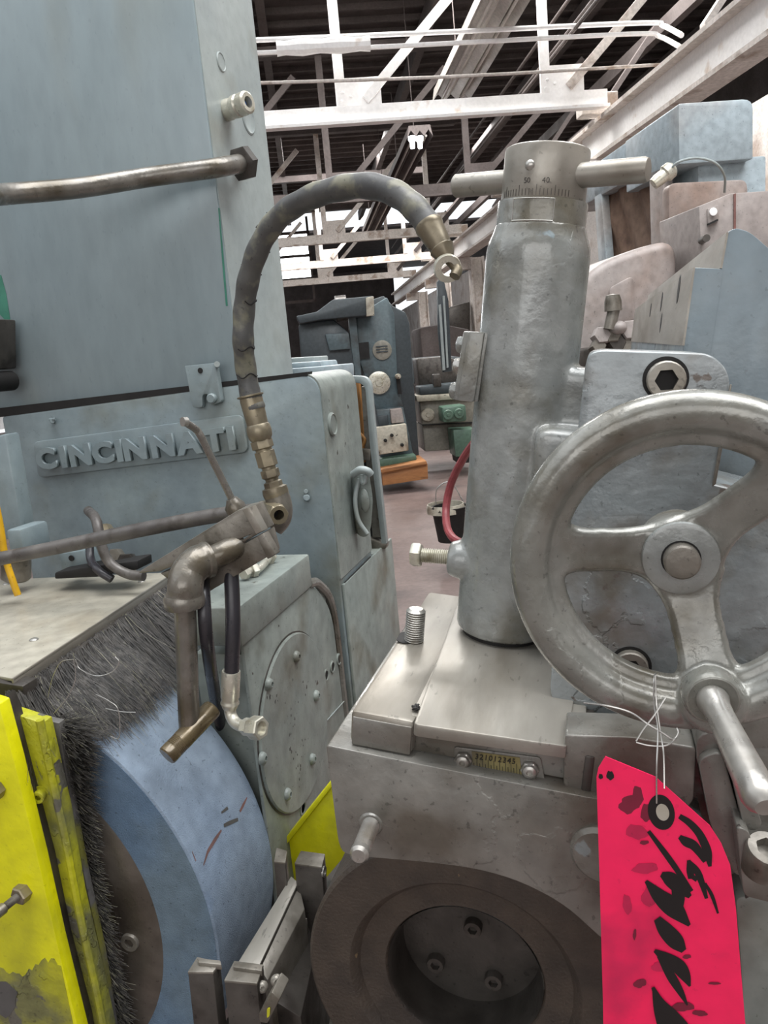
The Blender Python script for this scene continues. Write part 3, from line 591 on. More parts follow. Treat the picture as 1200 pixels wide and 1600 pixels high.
    b = B(); wbox(b, -.540, -.533, 1.50, 1.91, .3, 1.032, .002); wbox(b, -.66, -.540, 1.76, 1.91, .3, 1.03, .002); obj('side_sheet', b, GREEN, p)
    s = thing('coolant_box_top', 'pale blue box edges on top behind the wheel guard', 'box', Yp(495,580,1.90))
    b = B(); prism(b, [Yp(x, y, 1.90) for x, y in ((440,577),(517,571),(519,600),(440,600))], EY*.2, .004); obj('lid', b, BLUEG, s)
    b = B(); prism(b, [Yp(x, y, 1.96) for x, y in ((440,560),(490,557),(491,577),(440,578))], EY*.12, .004); obj('raised_block', b, SIDE, s)
    b = B(); prism(b, [Yp(x, y, 1.93) for x, y in ((440,568),(500,564),(503,575),(440,577))], EY*.14, .004); obj('step', b, BLUEG, s)
guard()

def housing():
    XC = -.545
    r = thing('spindle_housing', 'grey green spindle housing with flat ledge and round screwed cover', 'housing', V(-.7,1.2,.6))
    z0 = Xp(375,947,XC)[2]; z1 = Xp(373,1017,XC)[2]
    b = B(); wbox(b, -.64, XC, 1.032, 1.35, z1, z0, .004); obj('ledge_block', b, GREEN, r)
    X2 = XC-.006
    pl = [V(X2,1.046,.45), V(X2,1.046,z1), V(X2,1.35,z1), V(X2,1.39,z1-.02), V(X2,1.455,z1-.09), V(X2,1.475,.45)]
    pl = poly_round(pl, 0, 6, only={2:.02, 3:.03, 4:.05})
    b = B(); prism(b, pl, EX*-.006, .001); obj('side_plate', b, GREEN, r)
    b = B(); wbox(b, -.66, X2-.004, 1.075, 1.44, .45, z1-.03, .004); obj('inner_casting', b, GREEN, r)
    b = B(); tube(b, [V(X2-.004,1.35,z1+.004), V(X2-.002,1.40,z1-.013), V(X2-.004,1.468,z1-.09), V(X2-.004,1.476,.78), V(X2-.004,1.476,.5)], .010, 10, 6); obj('cast_fillet', b, BASEC, r)
    # round cover: ellipse in the picture, circle on the plate
    P = [Xp(*q, X2) for q in ((400,1130),(462,1012),(510,1090),(500,1200),(450,1254),(410,1050),(408,1200))]
    A = np.array([[2*p[1], 2*p[2], 1] for p in P]); bb = np.array([p[1]**2+p[2]**2 for p in P]); s = np.linalg.lstsq(A, bb, rcond=None)[0]
    cy, cz = s[0], s[1]; R = math.sqrt(s[2]+cy*cy+cz*cz)
    b = B(); lathe(b, V(X2,cy,cz), EX, [(0,-.002),(R,-.002),(R,.004),(R*.985,.006),(0,.006)], 64); cv = obj('round_cover', b, GREEN, r)
    b = B(); lathe(b, V(X2,cy,cz), EX, [(R*1.0,0),(R*1.018,0),(R*1.018,.0015),(R*1.0,.0015)], 64); obj('cover_groove', b, DARKST, r)
    for px in ((462,1026),(419,1069),(493,1087),(409,1185),(487,1186),(448,1241)):
        button_screw('cover_screw', Xp(*px, X2+.006), EX, .011, GREEN, r)
    for px in ((509,1055),(519,1042),(529,1030)):
        c = Xp(*px, X2); b = B(); lathe(b, c, EX, [(.0125,-.004),(.0125,.0025),(.0095,.0025),(.0095,-.0005),(0,-.0005)], 20); h = obj('port_ring', b, GREEN, r)
        b = B(); lathe(b, c, EX, [(0,.0),(.0095,.0),(.0095,.001),(0,.001)], 20); obj('port_hole', b, BLACK, h)
    rq = random.Random(3)
    for k in range(34):
        x, y = (rq.gauss(462,9), rq.gauss(1150,40)) if k < 26 else (rq.uniform(412,450), rq.uniform(1085,1100)); sz = rq.uniform(.0012,.0032)
        c0 = Xp(x, y, X2+.0062); b = B(); prism(b, [c0+EY*math.cos(q*1.05)*sz*rq.uniform(.5,1.2)+EZ*math.sin(q*1.05)*sz*rq.uniform(.6,1.6) for q in range(6)], EX*.0002); obj('chip_mark', b, PATCH, cv, smooth=False)
    b = B(); tube(b, [Xp(505,1132,X2+.001), Xp(541,1092,X2+.001)], .0012, 6, 2); obj('scribed_line', b, SIDE, r)
    b = B(); c = Xp(473,1262,X2); lathe(b, c, EX, [(.015,-.001),(.015,.002),(.010,.002),(.010,0),(0,0)], 20); obj('lower_port', b, GREEN, r)
    # bed below
    k = thing('machine_bed', 'grey machine bed casting low between the wheels', 'bed', V(-.5,1.2,0))
    b = B(); wbox(b, -1.6, XC-.12, 1.80, 2.1, .0, .9, .01); obj('body', b, GREEN, k)
    y = thing('yellow_guard_plate', 'bright yellow sheet guard standing between wheel and slide', 'guard', Yp(500,1370,1.1))
    b = B(); prism(b, [Yp(x, y_, 1.12) for x, y_ in ((440,1322),(520,1222),(560,1230),(545,1330),(490,1395),(470,1420),(440,1400))], EY*.012, .001); obj('sheet', b, YEL, y)
    b = B(); prism(b, [Yp(x, y_, 1.112) for x, y_ in ((437,1321),(517,1221),(521,1226),(443,1326))], EY*.02, .001); obj('folded_lip', b, YEL, y)
housing()

# ================================================================== BLUE GRINDING WHEEL
def grinding_wheel():
    c = V(-.94,.85,.70); R = .39
    r = thing('grinding_wheel', 'large blue abrasive grinding wheel with dark steel flange', 'wheel', c)
    b = B(); lathe(b, c, EY, [(.30,.03),(.30,.0),(R-.004,.0),(R-.001,.0015),(R,.005),(R,.195),(R-.004,.2),(.2,.2)], 160)
    bm_ = obj('abrasive', b, ABR2, r, angle=30)
    b = B(); lathe(b, c, EY, [(.29,-.0006),(R-.0045,-.0006),(R-.0045,.0004),(.29,.0004)], 160); obj('side_face', b, ABR, r)
    b = B(); lathe(b, c+V(0,.005,0), EY, [(.31,.03),(.310,.0),(.304,-.004),(.28,-.010),(.25,-.013),(.232,-.011),(.226,-.006),(.216,.012),(.12,.012),(.115,.0),(.0,.0)], 128); obj('flange', b, FLG, r)
    b = B(); socket_screw('flange_screw', Yp(207,1467,.848), -EY, .0145, .010, AGED, r)
    # marks left on the rim
    def rim(px, rr=R+.0006):
        # nearest point of the rim surface along the view ray
        d = CR @ np.array([(px[0]-600)/FPX, -(px[1]-800)/FPX, -1.]); o = CAMP-c
        A = d[0]**2+d[2]**2; Bq = 2*(o[0]*d[0]+o[2]*d[2]); Cq = o[0]**2+o[2]**2-rr*rr; t = (-Bq-math.sqrt(Bq*Bq-4*A*Cq))/(2*A); return CAMP+d*t
    for m, path in ((RUST, [(318,1352,.002),(325,1330,.005),(336,1312,.006),(346,1297,.003)]), (RUST, [(375,1268,.004),(380,1258,.005),(386,1246,.002)]),
                    (PATCH, [(350,1290,.005),(358,1286,.006),(372,1280,.005)]), (PATCH, [(346,1270,.003),(356,1262,.005)]), (RUST, [(300,1330,.001),(306,1345,.002)])):
        b = B(); L = []; Rr = []
        for (x, y, w_) in path:
            L.append(rim((x, y)))
        for i in range(len(path)-1):
            p, q = L[i], L[i+1]; s = nrm(np.cross(q-p, nrm((p-c)*V(1,0,1)))); w0, w1 = path[i][2]/2, path[i+1][2]/2
            vs = [b.verts.new(tuple(z)) for z in (p-s*w0, p+s*w0, q+s*w1, q-s*w1)]; b.faces.new(vs)
        obj('wear_mark', b, m, r, smooth=False)
grinding_wheel()

# ================================================================== BRUSHES, TOP PLATE, YELLOW DOOR
def plate_and_brushes():
    z = 1.11
    r = thing('steel_cover_plate', 'flat grey steel cover plate with brush seal below', 'plate', Zp(150,950,z))
    a = [Zp(20,1060,z), Zp(266,898,z), Zp(240,893,z), Zp(-60,908,z), Zp(-120,1052,z)]
    a = [a[0], a[1], Zp(262,894,z), Zp(-60,908,z), Zp(-140,1030,z)]
    b = B(); prism(b, a, EZ*-.006, .002); obj('sheet', b, PLATE, r)
    b = B(); e0, e1 = a[0], a[1]; n = nrm(np.cross(e1-e0, EZ)); prism(b, [e0, e1, e1-EZ*.018, e0-EZ*.018], -n*.003, .001); obj('folded_edge', b, STEEL, r)
    for px in ((53,1000),(221,909),(10,913)):
        b = B(); lathe(b, Zp(*px, z), EZ, [(.0075,-.001),(.0072,.001),(.005,.0028),(0,.0035)], 16); obj('rivet', b, STEELB, r)
    b = B(); prism(b, [Yp(x, y, .822) for x, y in ((-40,1060),(20,1070),(36,1072),(40,1128),(20,1136),(-10,1120))], EY*.03, .003); obj('corner_post', b, DARKST, r)
    # binding cord of the brush
    e0 = Zp(30,1078,z-.018); e1 = Zp(258,915,z-.018)
    b = B(); tube(b, [e0+(e1-e0)*t+V(.004,0,-.004+.002*math.sin(t*40)) for t in np.linspace(0,1.02,24)], .006, 8, 4); bd = obj('brush_binding', b, DARKST, r)
    def strands(n, root, direc, ln, rad, name, m, label, seed, curl=.25, wheel_stop=True):
        rnd = random.Random(seed); b = B()
        for i in range(n):
            t = rnd.random(); p = root(t, rnd); d = direc(t, rnd); L = ln(t, rnd); bend = V(rnd.uniform(-1,1), rnd.uniform(-1,1), rnd.uniform(-1,.3))*curl
            u, v, _ = basis(d); prev = None; K = 4
            for k in range(K+1):
                s = k/K; q = p+d*L*s+bend*L*s*s*.5; rr = rad*(1-.6*s)
                if .845 < q[1] < 1.055:                              # bristles bend over the rim of the wheel
                    w2 = V(q[0]+.94, 0, q[2]-.70); rw = np.linalg.norm(w2); lim = .392+.012*(i*.6180339 % 1)
                    if rw < lim and wheel_stop: q = V(-.94, q[1], .70)+w2/rw*lim
                ring = [b.verts.new(tuple(q+(u*math.cos(x)+v*math.sin(x))*rr)) for x in (0, 2.1, 4.2)]
                if prev:
                    for j in range(3): b.faces.new([prev[j], ring[j], ring[(j+1)%3], prev[(j+1)%3]])
                prev = ring
        o = obj(name, b, m, smooth=False); tag(o, label, 'brush', kind='stuff'); return o
    def rt(t, rnd): return e0+(e1-e0)*(t*1.03-.02)+V(rnd.uniform(-.014,.010), rnd.uniform(-.008,.008), rnd.uniform(-.012,.004))
    def dr(t, rnd):
        k = t**2
        return nrm(V(.46+.30*t+.35*t**6+rnd.gauss(0,.13), -.30-.1*t+rnd.gauss(0,.16), -.86+.25*k+rnd.gauss(0,.12)))
    strands(12000, rt, dr, lambda t, q: (.086+.064*math.sin(.5+t*2.6))*q.uniform(.62,1.10), .00062, 'brush_bristles', BRIS, 'dark bushy bristles hanging under the steel cover plate', 1)
    strands(420, rt, dr, lambda t, q: (.092+.066*math.sin(.5+t*2.6))*q.uniform(.7,1.12), .0005, 'brush_bristles', BRISP, 'few pale stray bristles among the dark hanging bristles', 2, .5)
    b = B()
    for P in ([(115,1030),(95,1035),(82,1060),(75,1090)], [(115,1030),(118,1060),(105,1090),(84,1115)], [(118,1030),(125,1045),(150,1056),(175,1050),(186,1035),(180,1026)], [(150,1085),(170,1095),(185,1110),(186,1152),(172,1150)], [(165,1107),(190,1112),(212,1113)]):
        tube(b, [Yp(x, y, .80) for x, y in P], .0006, 5, 6)
    tag(obj('loose_wire', b, WIREM), 'pale loose curled wire strands caught in the bristles', 'wire', kind='stuff')
    # lower brush strip along the door
    LP = [(90,1125),(96,1200),(122,1340),(152,1480),(178,1610),(190,1680)]; yb = .835
    pts = [Yp(x, y, yb) for x, y in LP]; sp = smooth_path(pts, 8)
    def rt2(t, rnd):
        i = min(int(t*(len(sp)-1)), len(sp)-2); f = t*(len(sp)-1)-i; return sp[i]*(1-f)+sp[i+1]*f+V(rnd.uniform(-.012,.012), rnd.uniform(-.012,.006), 0)
    def dr2(t, rnd): return nrm(V(.85, -.25+rnd.gauss(0,.14), .12-.55*t+rnd.gauss(0,.16)))
    strands(8000, rt2, dr2, lambda t, q: (.078-.040*min(1,t*2.5))*q.uniform(.6,1.1), .00062, 'side_bristles', BRIS, 'dark bristle strip between the yellow door and blue wheel', 3, wheel_stop=False)
    strands(2600, rt2, dr2, lambda t, q: (.060-.024*min(1,t*2.5))*q.uniform(.6,1.1), .0005, 'side_bristles', BRISP, 'paint flecked pale bristles beside the yellow door', 4, wheel_stop=False)
    # yellow door
    d = thing('yellow_guard_door', 'bright yellow guard door with worn paint at lower left', 'door', Yp(60,1400,.75))
    b = B(); prism(b, [Yp(x, y, .74) for x, y in ((-160,1050),(-2,1100),(22,1190),(60,1345),(88,1470),(125,1620),(135,1680),(-160,1680))], EY*.02, .002); obj('front_sheet', b, YEL, d)
    b = B(); prism(b, [Yp(x, y, .752) for x, y in ((-2,1092),(8,1118),(32,1210),(68,1345),(94,1470),(128,1600),(138,1660),(125,1660),(85,1470),(55,1345),(20,1190))], EY*.03, .001); obj('gap_shade_strip', b, DARKST, d)  # dark strip paints the shade in the gap beside the front sheet
    b = B(); prism(b, [Yp(x, y, .775) for x, y in ((5,1110),(66,1130),(98,1270),(120,1400),(150,1530),(170,1620),(120,1640),(80,1450),(50,1320))], EY*.02, .002); obj('inner_sheet', b, OLIVE, d)
    b = B(); rr = random.Random(5); top_ = [(x, 1512+12*math.sin(x*.06)+rr.uniform(-5,5)) for x in range(-60, 96, 5)]
    prism(b, [Yp(x, y, .7395) for x, y in top_+[(112,1590),(122,1640),(-60,1660)]], EY*.001); obj('worn_area', b, OLIVE, d, smooth=False)
    b = B(); prism(b, [Yp(x, y, .7390) for x, y in [(4+22*math.cos(k*.45)*(1+.2*rr.uniform(-1,1)), 1560+27*math.sin(k*.45)*(1+.2*rr.uniform(-1,1))) for k in range(14)]], EY*.0004); obj('bare_patch', b, PATCH, d, smooth=False)
    b = B(); tube(b, [Yp(x, y, .772) for x, y in ((62,1125),(80,1210),(102,1310),(125,1430),(150,1545),(168,1640))], .0055, 8, 5); obj('rolled_edge', b, OLIVE, d)
    b = B(); prism(b, [Yp(x, y, .80) for x, y in ((70,1125),(92,1130),(104,1215),(128,1350),(158,1490),(182,1640),(165,1640),(130,1450),(100,1300),(84,1215))], EY*.012, .001); obj('brush_holder', b, GREYST, d)
    socket_screw('door_screw', Yp(64,1241,.773), nrm(V(.25,-1,0)), .0085, .010, OLIVE, d)
    b = B(); lathe(b, Yp(64,1241,.774), nrm(V(.25,-1,0)), [(0,0),(.0125,0),(.0125,.002),(.0,.002)], 20); obj('washer', b, OLIVE, d)
    k = thing('adjusting_bolt', 'steel bolt with hex nut sticking out of the yellow door', 'bolt', Yp(20,1405,.7))
    p0 = Yp(38,1393,.74); ax = nrm(Yp(-2,1425,.70)-p0)
    b = B(); lathe(b, p0-ax*.004, ax, hexprof(.013,.016), 24); obj('hex_nut', b, BRASS, k)
    b = B(); thread(b, p0+ax*.008, p0+ax*.034, .0055, .0016); obj('threaded_shank', b, AGED, k)
    b = B(); cyl(b, p0+ax*.032, p0+ax*.06, .0075, seg=18, ch=.001); obj('bolt_tip', b, STEELB, k)
    b = B(); p = Yp(-2,1232,.74); lathe(b, p, -EY, hexprof(.012,.012), 24); tag(obj('hex_bolt', b, BRASS), 'brassy hex bolt head at the left edge of the yellow door', 'bolt')
plate_and_brushes()

# ================================================================== HOSES, PIPES AND CLAMP
def hoses():
    # cables and tubes behind the clamp
    b = B(); tube(b, [Yp(-60,885,1.12), Yp(0,873,1.12), Yp(100,853,1.12), Yp(200,832,1.12), Yp(300,812,1.12), Yp(355,803,1.12), Yp(410,797,1.10)], .0125, 16, 6)
    tag(obj('long_grey_tube', b, TUBEG), 'long dark grey tube slanting across in front of the guard', 'tube')
    b = B(); tube(b, [Yp(138,798,1.3), Yp(150,812,1.22), Yp(158,850,1.20), Yp(172,880,1.2), Yp(200,897,1.2), Yp(225,900,1.2)], .0095, 12, 6); tag(obj('short_grey_tube', b, TUBEG), 'short grey tube curving down behind the long tube', 'tube')
    b = B(); tube(b, [Yp(140,850,1.25), Yp(142,875,1.23), Yp(155,892,1.2), Yp(175,905,1.2)], .008, 12, 6); tag(obj('black_cable', b, RUBC), 'glossy black cable loop behind the steel plate', 'cable')
    b = B(); tube(b, [Yp(-12,765,1.15), Yp(0,820,1.15), Yp(8,870,1.15), Yp(20,908,1.15), Yp(28,930,1.15)], .0065, 12, 6); tag(obj('yellow_hose', b, YELH), 'thin yellow hose at the left edge', 'hose')
    v = thing('manifold_block', 'small oily brass manifold beside the tube ends', 'fitting', Yp(150,880,1.27))
    for (x, y, rr, m) in ((170,828,.012,BRASS),(160,845,.010,BRASS),(186,868,.014,AGED),(204,880,.02,DARKST)):
        b = B(); lathe(b, Yp(x, y, 1.28), nrm(V(.3,-1,.3)), hexprof(rr, .03), 18); obj('fitting_nut', b, m, v)
    b = B(); prism(b, [Yp(x, y, 1.26) for x, y in ((92,865),(130,860),(140,888),(96,890))], EY*.04, .003); obj('plate', b, BLUE2, v)
    b = B(); lathe(b, Yp(112,872,1.258), -EY, [(0,0),(.006,0),(.006,.002),(0,.002)], 14); obj('hole', b, BLACK, v)
    b = B(); prism(b, [Yp(x, y, 1.22) for x, y in ((85,895),(140,885),(215,876),(216,890),(150,902),(85,905))], EY*.05, .003); obj('black_tray', b, BLACK, v)
    k = thing('cylinder_valve', 'grey cylindrical valve body at left behind the steel plate', 'valve', Yp(15,880,1.22))
    b = B(); wbox(b, *(lambda p, q: (p[0], q[0], 1.2, 1.28, q[2], p[2]))(Yp(8,828,1.2), Yp(38,865,1.2)), .006); obj('block', b, BLUE2, k)
    b = B(); cyl(b, Yp(25,905,1.22), Yp(25,868,1.22), .028, seg=24, ch=.004); obj('barrel', b, AGED, k)
    b = B(); prism(b, [Yp(x, y, 1.26) for x, y in ((-40,690),(8,678),(30,800),(36,840),(-40,850))], EY*.04, .005); obj('side_casting', b, BLUE2, k)
    # clamp bar
    c = thing('clamp_bar', 'split square steel clamp bar holding the coolant pipe', 'clamp', Yp(330,880,1.0))
    y = .935
    b = B(); prism(b, [Yp(x, y_, y) for x, y_ in ((372,797),(390,793),(409,831),(405,833),(393,840),(380,848),(377,845),(390,836),(250,893),(215,896),(222,890))], EY*.045, .0015)
    obj('upper_half', b, AGED, c)
    b = B(); prism(b, [Yp(x, y_, y+.001) for x, y_ in ((409,834),(418,868),(431,862),(418,868),(300,940),(262,905),(250,896),(392,838))][:2]+[Yp(x, y_, y+.001) for x, y_ in ((418,870),(304,938),(262,905),(250,896),(380,850))], EY*.045, .0015); obj('lower_half', b, AGED, c)
    b = B(); prism(b, [Yp(x, y_, y-.006) for x, y_ in ((378,796),(390,792),(410,830),(400,835))], EX*.003+EY*.014, .001); obj('end_cap_upper', b, STEEL, c)
    b = B(); prism(b, [Yp(x, y_, y-.006) for x, y_ in ((401,838),(411,833),(430,866),(418,874))], EX*.002+EY*.014, .001); obj('end_cap_lower', b, AGED, c)
    # screw with bent handle
    h = thing('bent_handle', 'thin bent steel screw handle standing on the clamp', 'handle', Yp(367,790,1.0))
    b = B(); tube(b, [Yp(366,788,.995), Yp(345,745,.985), Yp(325,705,.975), Yp(314,682,.97), Yp(306,671,.965), Yp(288,659,.94)], .0052, 12, 6); obj('rod', b, PIPE, h)
    b = B(); lathe(b, Yp(288,659,.938), nrm(V(-.5,-1,.1)), [(0,-.004),(.0065,-.004),(.0065,.003),(0,.003)], 14); obj('rod_end', b, STEELB, h)
    b = B(); p = Yp(371,800,.995); lathe(b, p, nrm(Yp(360,775,.99)-p), [(0,-.01),(.014,-.01),(.015,.01),(.010,.018),(.008,.022),(0,.022)], 20); obj('threaded_boss', b, PIPE, h)
    # coolant pipe with elbow and nozzle
    g = thing('coolant_pipe', 'galvanised coolant pipe with elbow and oily tee nozzle', 'pipe', Yp(290,1100,.9))
    yp = .885
    b = B(); tube(b, [Yp(378,850,.95), Yp(345,866,.925), Yp(312,882,.915), Yp(298,892,.90)], .017, 20, 6); obj('upper_pipe', b, PIPE, g)
    b = B(); tube(b, [Yp(326,874,.922), Yp(308,880,.908), Yp(294,896,.895), Yp(290,915,yp), Yp(289,938,yp)], .0245, 24, 8, rf=lambda t: .0255 if t > .9 or t < .12 else .024); obj('elbow', b, PIPE, g)
    b = B(); lathe(b, Yp(289,946,yp), EZ*1+V(.02,0,0), [(.018,-.002),(.026,-.002),(.0275,.003),(.0275,.012),(.025,.017),(.02,.018)], 28); obj('elbow_collar', b, PIPE, g)
    b = B(); cyl(b, Yp(289,944,yp), Yp(296,1142,yp+.003), .0148, seg=24); obj('down_pipe', b, PIPE, g)
    a = Yp(333,1106,.92); e = Yp(260,1182,.845); d = nrm(e-a); L = np.linalg.norm(e-a)
    b = B(); lathe(b, a, d, [(0,0),(.013,0),(.0145,.003),(.0145,L*.70)]+[(.0145-.0008*(i%2), L*.70+i*.0012) for i in range(12)]+[(.0145,L*.86),(.0145,L-.002),(.013,L),(0,L)], 24); obj('nozzle', b, NOZ, g)
    # inner fittings and black hoses behind the pipe
    b = B(); tube(b, [Yp(316,890,.95), Yp(318,930,.91), Yp(322,990,.90), Yp(330,1050,.95), Yp(338,1100,1.03), Yp(346,1140,1.09), Yp(352,1180,1.13)], .0095, 12, 6); tag(obj('black_drop_hose', b, RUBC), 'black hose dropping behind the galvanised pipe', 'hose')
    # chrome ended hose
    k = thing('zinc_fitting_hose', 'glossy black hose ending in a zinc elbow nut', 'hose', Yp(366,1000,.93))
    yh = .925
    b = B(); tube(b, [Yp(360,870,yh+.03), Yp(363,930,yh+.01), Yp(364,990,yh), Yp(362,1055,yh)], .0106, 18, 6); obj('rubber_hose', b, RUBC, k)
    p = Yp(361,1048,yh); q = Yp(359,1106,yh); L = np.linalg.norm(q-p)
    b = B(); lathe(b, p, q-p, [(0,0),(.0128,0),(.0135,.003),(.0135,L*.70),(.0122,L*.74),(.0122,L*.80),(.0135,L*.84),(.0135,L*.88),(.0120,L*.92),(.0105,L),(0,L)], 24); obj('ferrule', b, ZINC, k)
    b = B(); tube(b, [Yp(359,1102,yh), Yp(361,1118,yh-.003), Yp(370,1131,yh-.01), Yp(386,1136,yh-.018)], .0085, 16, 6); obj('bent_stem', b, ZINC, k)
    p = Yp(380,1135,yh-.016); q = Yp(409,1138,yh-.026); ax = nrm(q-p); L = np.linalg.norm(q-p)
    b = B(); lathe(b, p, ax, [(0,0),(.0105,0,6),(.0125,.002,6),(.0125,L*.4,6),(.0155,L*.42,6),(.0165,L*.5,6),(.0165,L*.95,6),(.015,L,6),(.010,L),(.010,L-.006),(0,L-.006)], 24); obj('hex_nut', b, ZINC, k)
    # fittings on the ledge
    l = thing('ledge_fitting', 'small zinc pipe fitting lying on the housing ledge', 'fitting', Zp(400,895,1.17))
    z0_ = Xp(375,947,-.545)[2]
    A = [Zp(x, y_, z0_+.012) for x, y_ in ((380,898),(392,892),(405,888),(420,872),(426,862))]
    b = B(); tube(b, A, .007, 12, 5); obj('tube', b, ZINC, l)
    for i, rr in ((0,.010),(1,.013),(3,.014)):
        b = B(); lathe(b, A[i], nrm(A[i+1]-A[i]), hexprof(rr, .012), 18); obj('nut', b, ZINC, l)
    # ---------------------------------------------------------------- big arched hose
    h = thing('arched_hydraulic_hose', 'worn black hydraulic hose arching up from brass fittings', 'hose', Yp(420,760,1.1))
    path = [(398,640,1.09),(392,620,1.09),(384,575,1.09),(380,530,1.08),(382,480,1.08),(390,430,1.07),(408,380,1.06),(436,340,1.05),(475,313,1.03),(520,297,1.01),(570,290,.99),(615,301,.97),(648,325,.95),(672,356,.94)]
    P = [Yp(*q) for q in path]
    b = B(); tube(b, P, .0155, 22, 8, rf=lambda t: .0158+.0006*math.sin(t*90)+(.0012 if t < .08 else 0)); obj('rubber_hose', b, RUB, h)
    for px in ((398,420,378,443,1.07),(452,315,462,335,1.04),(462,306,455,333,1.04),(372,600,400,608,1.09),(366,520,400,526,1.08),(370,565,400,570,1.09)):
        pass
    sp = smooth_path(P, 8)
    for i in (6, 14, 22, 34, 41, 47, 51, 54):
        d = nrm(sp[i+1]-sp[i]); b = B(); u, v, _ = basis(d); ph = random.uniform(2.2, 3.6)
        ring = [sp[i]+(u*math.cos(ph+t)+v*math.sin(ph+t))*.0161+d*.003*math.sin(t*4+i) for t in np.linspace(0, 2.6, 9)]
        tube(b, ring, .0009, 5, 3); obj('crack', b, BLACK, h)
    def chain(name, p, q, prof, m, seg=24):
        p = np.asarray(p); q = np.asarray(q); L = np.linalg.norm(q-p); b = B(); lathe(b, p, q-p, [((a[0]), a[1]*L)+tuple(a[2:]) for a in prof], seg); return obj(name, b, m, h)
    a = Yp(*path[-1]); e = Yp(699,404,.93)
    chain('ferrule', a-nrm(e-a)*.006, e, [(0,0),(.0165,0),(.0175,.08),(.0168,.14),(.0160,.2),(.015,.5),(.0135,.68),(.015,.72),(.0125,.86),(.009,1),(0,1)], BRASS)
    b = B(); tube(b, [Yp(697,400,.93), Yp(708,412,.928), Yp(714,422,.925), Yp(710,432,.92)], .0065, 14, 6); obj('bent_stem', b, BRASS, h)
    b = B(); c_ = Yp(699,419,.925); lathe(b, c_, nrm(V(.35,-1,-.35)), [(.008,-.006),(.0155,-.006),(.0165,.0),(.0155,.006),(.008,.006),(.008,-.006)], 24); obj('banjo_eye', b, ZINC, h)
    a = Yp(391,618,1.09); e = Yp(409,690,1.09)
    chain('ferrule', a, e, [(0,-.02),(.0165,-.02),(.0205,-.01),(.0205,.02),(.017,.04),(.0178,.1),(.0165,.62),(.0185,.66),(.0195,.78),(.0185,.9),(.015,.98),(0,1)], BRASS)
    a = Yp(408,688,1.09); e = Yp(433,778,1.09)
    chain('adapter_stack', a, e, [(0,0),(.0165,0,6),(.0170,.01,6),(.0170,.13,6),(.013,.15),(.013,.18),(.0155,.19,6),(.0155,.44,6),(.0110,.46),(.0110,.5),(.0145,.51,6),(.0145,.63,6),(.0105,.66),(.0105,.7),(.0145,.72,6),(.0145,.80,6),(.0195,.82),(.0205,.9),(.0195,.97),(.015,1),(0,1)], BRASS)
    b = B(); tube(b, [Yp(431,770,1.09), Yp(437,790,1.09), Yp(436,808,1.085), Yp(425,822,1.08)], .0195, 22, 6); obj('street_elbow', b, AGED, h)
    o_ = Yp(417,796,1.085); ax = nrm(Yp(438,806,1.035)-o_)
    b = B(); lathe(b, o_, ax, [(0,-.01),(.015,-.01,6),(.0155,.015,6),(.0150,.035,6),(.0165,.038,6),(.0165,.058,6),(.014,.06),(.008,.06),(.008,.03),(0,.03)], 24); obj('side_adapter', b, BRASS, h)
    b = B(); lathe(b, o_+ax*.0305, ax, [(0,0),(.0079,0),(.0079,.001),(0,.001)], 16); obj('bore', b, BLACK, h)
hoses()

